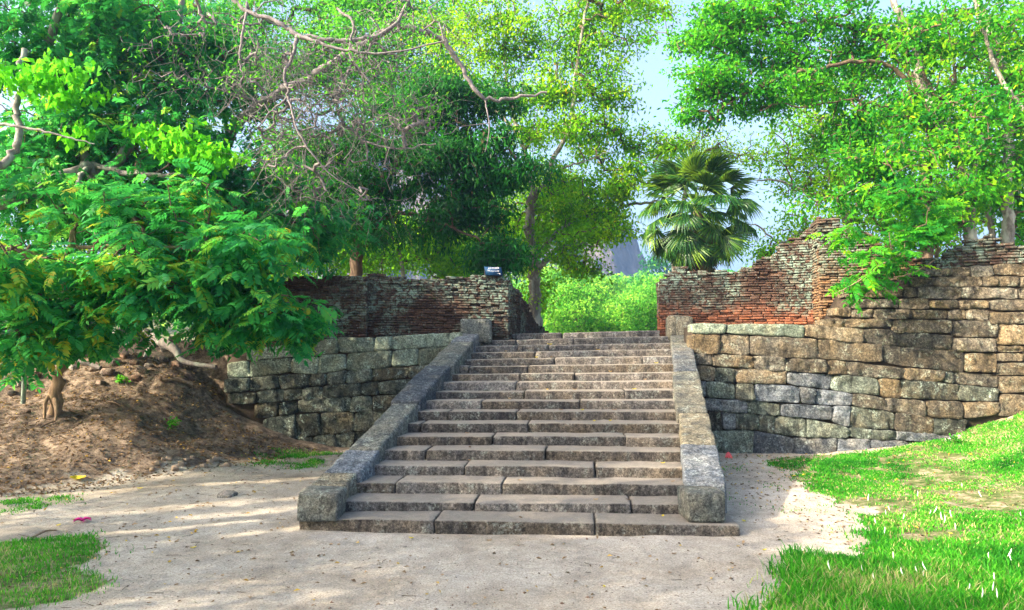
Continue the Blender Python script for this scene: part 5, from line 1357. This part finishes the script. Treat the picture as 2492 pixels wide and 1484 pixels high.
# silky white seed heads in the lawn
heads = [(1735, 520), (1815, 640), (1832, 660), (1520, 660), (1440, 720), (1632, 690), (1495, 800), (1770, 1090), (1570, 1000), (1345, 1060), (1430, 1130), (1640, 1130), (1745, 1085), (2235, 970), (2355, 980), (2410, 990), (2095, 1205), (2320, 1290), (2205, 1290), (2065, 440), (1370, 565), (1545, 620), (1910, 715), (1935, 735), (2020, 770), (2210, 535), (1110, 1090), (2260, 1240), (1820, 1090), (2280, 1150), (2470, 655), (1975, 680)]
hv, hq = tube(spline([(0, 0, 0), (0.012, 0, 0.03), (0.02, 0, 0.062), (0.018, 0, 0.09)], 4), 0.003, 0.003, 6, 0, 1)
prof = np.array([0.3, 0.9, 1.5, 1.9, 2.1, 2.2, 2.1, 1.9, 1.6, 1.3, 1.0, 0.6, 0.15])
hv = hv.reshape(13, 6, 3); hc = hv.mean(1, keepdims=True); hv = (hc + (hv - hc) * prof[:, None, None]).reshape(-1, 3)
hme = mesh('seed_head', hv + (0.0, 0, 0.12), hq, M_seed, True)
svv, sq = segs(np.array([[-0.03, 0, 0], [-0.008, 0, 0.07]]), np.array([[-0.008, 0, 0.07], [0, 0, 0.122]]), [0.0018, 0.0015], [0.0015, 0.0012], 4)
sme = mesh('stalk', svv, sq, M_grass, True, np.full(len(svv), 0.9))
for k, (zx, zy) in enumerate(heads):
    g = hit(1641.6 + .3406 * zx, 1033.6 + .3406 * zy + 16)
    t = thing('grass_flower', 'silky white grass seed head on a thin stalk in the right-hand lawn', 'grass flower', tuple(g), 'white seed heads in the lawn')
    h1 = obj('seed_head', hme, t); h2 = obj('stalk', sme, t)
    rz = rng.uniform(0, 6.28); s = rng.uniform(0.45, 0.85); t.scale = (s, s, s); t.rotation_euler = (rng.normal(0, 0.18), rng.normal(0, 0.18), rz)

# ---------------------------------------------------------------- litter, stones, small things
r_ = np.random.default_rng(71)
def litter(n_, xr, yr_, test, name, label, seed, L=0.035, tc=0.4):
    r_ = np.random.default_rng(seed)
    x = r_.uniform(*xr, n_); y = r_.uniform(*yr_, n_); ok = test(x, y, r_); x, y = x[ok], y[ok]; n_ = len(x)
    z = terrain(x, y) + 0.006
    d = norm(np.stack([r_.normal(size=n_), r_.normal(size=n_), r_.normal(0, .25, n_)], -1)); nn = norm(np.stack([r_.normal(0, .35, n_), r_.normal(0, .35, n_), np.ones(n_)], -1))
    Vv, Q, T = leaves(np.stack([x, y, z], -1), d, nn, L * r_.uniform(0.5, 1.4, n_), L * 0.55 * r_.uniform(0.6, 1.3, n_), np.clip(r_.normal(tc, 0.28, n_), 0, 1), 0.35)
    o = obj(name, mesh(name, Vv, Q, M_litter, False, T)); o['kind'] = 'stuff'; o['label'] = label; o['category'] = 'leaf litter'
def on_bank(x, y, r_):
    yf = np.interp(x, [-14, -5.8, -4.9, -4.1, -3.4, -2.8], [6.7, 7.7, 8.6, 9.5, 10.6, 11.6])
    return (y > yf - 0.2 + r_.normal(0, .2, len(x))) & (y < np.where(x > -4.7, 11.5, 12.4)) & (np.abs(x / y) < 0.8)
litter(17000, (-9, -2.6), (7.2, 12.4), on_bank, 'leaf_litter', 'dry brown leaf litter covering the earth bank at left', 72, 0.045, 0.35)
litter(8000, (-5, 8), (3.6, 11.2), lambda x, y, r_: (np.abs(x / y) < 0.78) & ((x < -1.9) | (x > 2.2) | (y < 6.2)) & (r_.random(len(x)) < np.where(x > 2.6, 1, .22)), 'scattered_litter', 'small fallen leaves strewn over the sandy court and lawn', 73, 0.04, 0.55)
def twig_litter():
    n_ = 1500; x = r_.uniform(-7, 7, n_); y = r_.uniform(3.6, 11.5, n_); ok = (np.abs(x / y) < .78) & ((x < -1.9) | (x > 2.2) | (y < 6.2)) & ((x < -2.5) | (r_.random(n_) < 0.3)); x, y = x[ok], y[ok]
    z = terrain(x, y) + 0.004; th = r_.uniform(0, 6.28, len(x)); l = r_.uniform(0.02, 0.12, len(x)); a = np.stack([x, y, z], -1)
    b_ = a + np.stack([np.cos(th) * l, np.sin(th) * l, r_.uniform(0, .008, len(x))], -1)
    Vv, Q = segs(a, b_, np.full(len(x), 0.0025), np.full(len(x), 0.0015), 3)
    o = obj('twig_litter', mesh('twig_litter', Vv, Q, M_bark_brown, True)); o['kind'] = 'stuff'; o['label'] = 'small dry twigs scattered on the ground'; o['category'] = 'twigs'
twig_litter()
def pebbles():
    n_ = 12000; x = r_.uniform(-5, 5, n_); y = 3.4 + 8 * r_.random(n_) ** 1.6; ok = (np.abs(x / y) < .78) & ((x < -1.9) | (x > 2.2) | (y < 6.2)); x, y = x[ok], y[ok]
    z = terrain(x, y); s = r_.uniform(0.002, 0.007, len(x)) * (1 + (r_.random(len(x)) < .03) * 1.5)
    o8 = np.array([(1, 0, 0), (-1, 0, 0), (0, 1, 0), (0, -1, 0), (0, 0, .7), (0, 0, -.7)]); T3 = np.array([(0, 2, 4), (2, 1, 4), (1, 3, 4), (3, 0, 4), (2, 0, 5), (1, 2, 5), (3, 1, 5), (0, 3, 5)])
    Vv = (np.stack([x, y, z], -1)[:, None] + o8[None] * s[:, None, None] * r_.uniform(.6, 1.3, (len(x), 6, 1))).reshape(-1, 3)
    Tq = ((np.arange(len(x)) * 6)[:, None, None] + T3[None]).reshape(-1, 3)
    o = obj('pebbles', mesh('pebbles', Vv, Tq, M_rub, False)); o['kind'] = 'stuff'; o['label'] = 'fine gravel on the sandy court'; o['category'] = 'gravel'
pebbles()

def rock_obj(u_, v_, w, seed, mat=M_rub, flat=0.6, name='rubble_stone', label=None, cat='stone', group=None, sink=0.25):
    g = hit(u_, v_); s = w * g[1] / F
    Vv, Q = warp_block(prism8(-s / 2, s / 2, -s * .4, s * .4, 0, s * flat), s * .16, (5, 4, 4), s * 0.09, 2.2 / s, seed)
    rs = np.random.default_rng(seed); Vv[:, 0] *= 1 - 0.3 * rs.random() * (Vv[:, 2] / (s * flat)); Vv[:, 2] *= 1 - 0.35 * rs.random() * (Vv[:, 0] / s + .5)
    o = obj(name, mesh(name, Vv - (0, 0, s * flat * sink), Q, mat, False), None, tuple(g)); o.rotation_euler = (rs.normal(0, .15), rs.normal(0, .15), rs.uniform(-.6, .6))
    tag(o, label, cat, group); return o
rubble = [(430, 890, 22), (398, 880, 20), (300, 872, 22), (327, 888, 18), (262, 912, 26), (232, 900, 20), (344, 905, 22), (362, 892, 16), (455, 915, 14), (505, 855, 18), (470, 860, 20), (425, 830, 22), (405, 850, 18), (380, 815, 20), (345, 832, 24), (278, 885, 24), (205, 870, 26), (180, 900, 22), (25, 900, 26), (10, 930, 20), (48, 940, 22), (85, 915, 18), (60, 1005, 18), (470, 895, 16), (330, 925, 20), (245, 935, 18), (520, 870, 16), (395, 925, 14), (30, 960, 18), (150, 930, 14)]
for k, (u_, v_, w) in enumerate(rubble):
    rock_obj(u_, v_, w * 1.15, 1000 + k, label='rough broken stone lying on the upper part of the earth bank', group='rubble stones on the earth bank')
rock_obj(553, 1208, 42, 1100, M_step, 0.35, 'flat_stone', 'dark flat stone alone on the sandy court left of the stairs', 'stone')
clods = [(380 + 14 * k, 1140 - (k % 4) * 8 + rng.uniform(-4, 4), rng.uniform(9, 17)) for k in range(14)]
M_clod = plain_mat('pale earth clod', (0.22, 0.16, 0.11), (0.42, 0.32, 0.23), 25)
for k, (u_, v_, w) in enumerate(clods):
    rock_obj(u_ - 10, v_, w, 1200 + k, M_clod, 0.7, 'earth_clod', 'pale crumbly clod at the foot of the earth bank', 'earth clod', 'earth clods at the foot of the bank')
M_yellow = leaf_mat('yellow fallen leaf', [(0, (0.5, 0.42, 0.03)), (1, (0.62, 0.5, 0.04))], 0.2, (0.6, 0.5, 0.05), 0.6, 0.3)
def big_leaf(u_, v_, L, mat, label, seed, zoff=0.0, Y=None, group=None, name='fallen_leaf'):
    g = hit(u_, v_) if Y is None else P(u_, v_, Y); rs = np.random.default_rng(seed)
    s = L * g[1] / F; xs = np.linspace(0, 1, 7); Vv = []
    for x in xs:
        w = 0.3 * math.sin(math.pi * x ** 0.8) * s
        for t in (-1, 0, 1): Vv.append(((x - .5) * s, t * w, s * (0.12 * abs(t) + 0.12 * (x - .5) ** 2 * 4 + 0.02)))
    Q = [(k * 3 + e, k * 3 + e + 1, k * 3 + e + 4, k * 3 + e + 3) for k in range(6) for e in (0, 1)]
    o = obj(name, mesh(name, Vv, np.array(Q), mat, True, np.full(21, rs.random())), None, (g[0], g[1], g[2] + zoff + 0.004)); o.rotation_euler = (0, 0, rs.uniform(0, 6.28))
    return tag(o, label, 'fallen leaf', group)
o = big_leaf(190, 1167, 34, M_yellow, 'large yellow-green fallen leaf at the foot of the earth bank', 1); o.rotation_euler = (0.3, 0, 0.3)
pathl = [(142, 1281, 'orange leaf on the sand left of the magenta flower'), (258, 1352, 'leaf at the tip of the lower left grass patch'), (1000, 1312, 'brown leaf on the sand below the left end of the bottom slab'), (1190, 1318, 'yellow leaf on the sand below the middle of the bottom slab'),
 (1470, 1430, 'brown leaf alone on the sand at bottom centre'), (1640, 1350, 'yellow leaf on the sand below the right end of the bottom slab'), (1860, 1340, 'brown leaf on the path beside the near grass corner'), (1850, 1215, 'yellow leaf on the path right of the right newel block'),
 (1930, 1160, 'brown leaf at the edge of the lawn behind the right balustrade'), (1805, 1180, 'yellow leaf on the path close beside the right balustrade'), (1810, 1270, 'brown leaf beside the right end of the bottom slab'), (620, 1200, 'yellow leaf behind the dark flat stone'),
 (470, 1335, 'dark leaf on the sand right of the lower left grass'), (775, 1355, 'brown pod-like leaf on the sand below the left newel block'), (340, 1190, 'yellow leaf on the sand below the earth clods')]
for k, (u_, v_, lb) in enumerate(pathl): big_leaf(u_, v_, 13, M_litter if k % 2 else M_yellow, lb, 40 + k)
ORD = 'lowest first second third fourth fifth sixth seventh eighth ninth tenth eleventh twelfth thirteenth fourteenth fifteenth'.split()
USED = set()
for k in range(30):
    i = int(rng.integers(0, 16)) if k > 15 else k; uL, uR, vL, vR = step_frame(i); f_ = rng.uniform(0.04, 0.98) ** 0.6; u_ = uL + (uR - uL) * f_
    q = P(u_, vL + (vR - vL) * f_, dN[i]); q2 = np.array([q[0], dN[i] + rng.uniform(0.12, 0.3), q[2]]); uu, vv = px_of(q2)
    lb = '%s leaf on the %s step up, %s' % ('curled brown' if k % 3 else 'yellow', ORD[i], 'near its left end' if f_ < .3 else 'left of the middle' if f_ < .5 else 'right of the middle' if f_ < .75 else 'near its right end')
    if lb in USED: continue
    USED.add(lb); big_leaf(uu, vv, 12, M_litter if k % 3 else M_yellow, lb, 90 + k, 0.004, q2[1], 'fallen leaves on the stair treads')
# crumpled pink flower and red wrapper
M_pink = plain_mat('magenta petals', (0.55, 0.01, 0.18), (0.75, 0.05, 0.35), 60, 0.5, 0)
M_red = plain_mat('red plastic film', (0.75, 0.05, 0.06), (0.85, 0.2, 0.2), 40, 0.3, 0)
g = hit(200, 1271); fl = thing('fallen_flower', 'crumpled magenta flower lying on the sand at lower left', 'flower', tuple(g))
for k in range(6):
    xs = np.linspace(0, 1, 5); Vv = []
    for x in xs:
        w = 0.022 * math.sin(math.pi * min(x + .1, 1)); 
        for t in (-1, 0, 1): Vv.append((x * 0.085, t * w, 0.008 + 0.03 * math.sin(x * 3) * (0.5 + 0.5 * abs(t))))
    Q = [(a * 3 + e, a * 3 + e + 1, a * 3 + e + 4, a * 3 + e + 3) for a in range(4) for e in (0, 1)]
    o = obj('petal', mesh('petal', Vv, np.array(Q), M_pink, True), fl, (0.0, 0, 0)); o.rotation_euler = (rng.normal(0, .4), 0, k * 1.05)
g = hit(1772, 1114)
xs = np.linspace(0, 2 * math.pi, 13)[:-1]; Vv = [(0, 0, 0.09)]
for rr, z in ((0.022, 0.075), (0.04, 0.04), (0.06, 0.0)):
    for k, a in enumerate(xs): Vv.append((math.cos(a) * rr * rng.uniform(.6, 1.35), math.sin(a) * rr * rng.uniform(.6, 1.35), z * rng.uniform(.8, 1.2)))
Fc = [(0, 1 + k, 1 + (k + 1) % 12) for k in range(12)] + [(1 + r * 12 + k, 13 + r * 12 + k, 13 + r * 12 + (k + 1) % 12, 1 + r * 12 + (k + 1) % 12) for r in (0, 1) for k in range(12)]
tag(obj('plastic_wrapper', mesh('plastic_wrapper', Vv, Fc, M_red, False), None, tuple(g)), 'crumpled red plastic wrapper on the sand behind the right balustrade', 'litter')
# thin greenish pole on the bank
pb = P(57, 965, 10.2); pt = P(60, 790, 10.2)
Vv, Q = tube(spline([pb - (0, 0, .1), (pb + pt) / 2 + (0.01, 0, 0), pt], 8), 0.032, 0.028, 10, 0.03, 2)
M_pole = plain_mat('greenish grey pole', (0.13, 0.17, 0.14), (0.22, 0.27, 0.22), 14)
tag(obj('thin_pole', mesh('thin_pole', Vv - pb, Q, M_pole, True), None, tuple(pb)), 'thin upright greenish-grey pole on the bank left of the slender tree', 'pole')
# small leafy weeds
def weed(u_, v_, w, label, seed, n_=60, Y=None):
    g = hit(u_, v_) if Y is None else P(u_, v_, Y); rs = np.random.default_rng(seed); s = w * g[1] / F
    t = thing('weed', label, 'plant', tuple(g))
    e = norm(rs.normal(size=(14, 3)) + (0, -0.3, 1.0)) * s * rs.uniform(.4, .8, (14, 1))
    Vv, Q = segs(np.zeros((14, 3)) + g, e + g, np.full(14, .003), np.full(14, .0015), 4); part('stems', Vv, Q, M_bark_tan, t)
    Vv, Q, T = scatter_leaves(e + g, norm(e), rs, n_ // 7, s * 0.18, 0.05, 0.026, 0.5, 0.3, 0.1); part('foliage', Vv, Q, M_lf_fresh, t, False, T, 'stuff')
weed(622, 1003, 40, 'bushy green weed growing at the foot of the left retaining wall', 1)
weed(421, 1045, 30, 'small green weed growing on the dirt mound', 2)
weed(2040, 1093, 22, 'small weed at the foot of the right stone wall', 3)
weed(2320, 1080, 26, 'weed where the right stone wall meets the lawn', 4)
weed(300, 930, 22, 'tiny weed among rubble on the earth bank', 5)
# dead sticks on the bank
for k, (a, b_, c, d, rr, lb) in enumerate([(640, 612, 720, 640, .012, 'curved dry stick on the dirt above the mound'), (415, 665, 520, 690, .016, 'tan dry stick right of the slender tree'), (240, 765, 330, 730, .014, 'dark stick under the slender tree'), (960, 492, 1100, 505, .03, 'broken brown log piece below the retaining wall corner'), (195, 1415, 335, 1375, .01, 'dark twig on the sand above the corner grass')]):
    z5 = lambda x, y: (x / 1.4836 * .6082, (1200 + y / 1.4836) * .6082)
    p = hit(*z5(a, b_)); q = hit(*z5(c, d)); m_ = (p + q) / 2; m_[2] = max(m_[2], hz(m_[0], m_[1])) + 0.03
    Vv, Q = tube(spline([p + (0, 0, rr), m_, q + (0, 0, rr)], 6), rr, rr * .5, 7, .2, k)
    tag(obj('dry_stick', mesh('dry_stick', Vv - p, Q, M_bark_tan if k != 2 else M_bark_brown, True), None, tuple(p)), lb, 'stick')

# ---------------------------------------------------------------- air
HAZE = 0.001
if HAZE:
    m = bpy.data.materials.new('haze'); m.use_nodes = True; nt = m.node_tree; nt.nodes.clear()
    out = nt.nodes.new('ShaderNodeOutputMaterial'); pv_ = nt.nodes.new('ShaderNodeVolumePrincipled')
    pv_.inputs['Color'].default_value = (0.28, 0.52, 1.0, 1); pv_.inputs['Density'].default_value = HAZE; pv_.inputs['Anisotropy'].default_value = 0.2
    nt.links.new(pv_.outputs[0], out.inputs['Volume'])
    X0, X1, Y0, Y1, Z0, Z1 = -760, 760, -340, 1160, -6, 110
    Vv = np.array([(x, y, z) for x in (X0, X1) for y in (Y0, Y1) for z in (Z0, Z1)])
    hb = obj('haze', mesh('haze', Vv, plain_box()[1], m, False)); hb['kind'] = 'stuff'; hb['label'] = 'thin blue haze in the far air'
# give each of the many alike small things the words that find it
def rank_labels(grp, fn):
    cls = {}
    for o in bpy.data.objects:
        if o.get('group') == grp:
            u_, v_ = px_of(o.matrix_basis.translation); w_ = o.dimensions[0] if o.type == 'MESH' else 0
            cls.setdefault(fn(u_, v_, w_), []).append((u_, o))
    rk = ['leftmost', 'second from the left', 'third from the left', 'fourth from the left', 'fifth from the left', 'sixth from the left', 'seventh from the left', 'eighth from the left', 'ninth from the left', 'tenth from the left', 'eleventh from the left', 'twelfth from the left', 'thirteenth from the left', 'fourteenth from the left', 'fifteenth from the left', 'sixteenth from the left']
    for ph, l in cls.items():
        l.sort(key=lambda t: t[0])
        for k, (_, o) in enumerate(l): o['label'] = ph + ((', ' + (rk[k] if k < len(l) - 1 else 'rightmost')) if len(l) > 1 else '')
rank_labels('rubble stones on the earth bank', lambda u_, v_, w_: 'rubble stone %s on the bank %s' % ('high' if v_ < 885 else 'lower', 'left of the slender tree' if u_ < 140 else 'between slender tree and thick root' if u_ < 350 else 'by the thick root'))
rank_labels('earth clods at the foot of the bank', lambda u_, v_, w_: 'pale clod in the row at the bank foot')
rank_labels('white seed heads in the lawn', lambda u_, v_, w_: 'white seed head in the %s part of the lawn' % ('nearest' if v_ > 1370 else 'middle' if v_ > 1270 else 'farther'))
# tidy: drop helper property
for o in bpy.data.objects:
    if 'base' in o.keys(): del o['base']
print('objects', len(bpy.data.objects), 'tris', sum(len(me.loops) - 2 * len(me.polygons) for me in bpy.data.meshes))
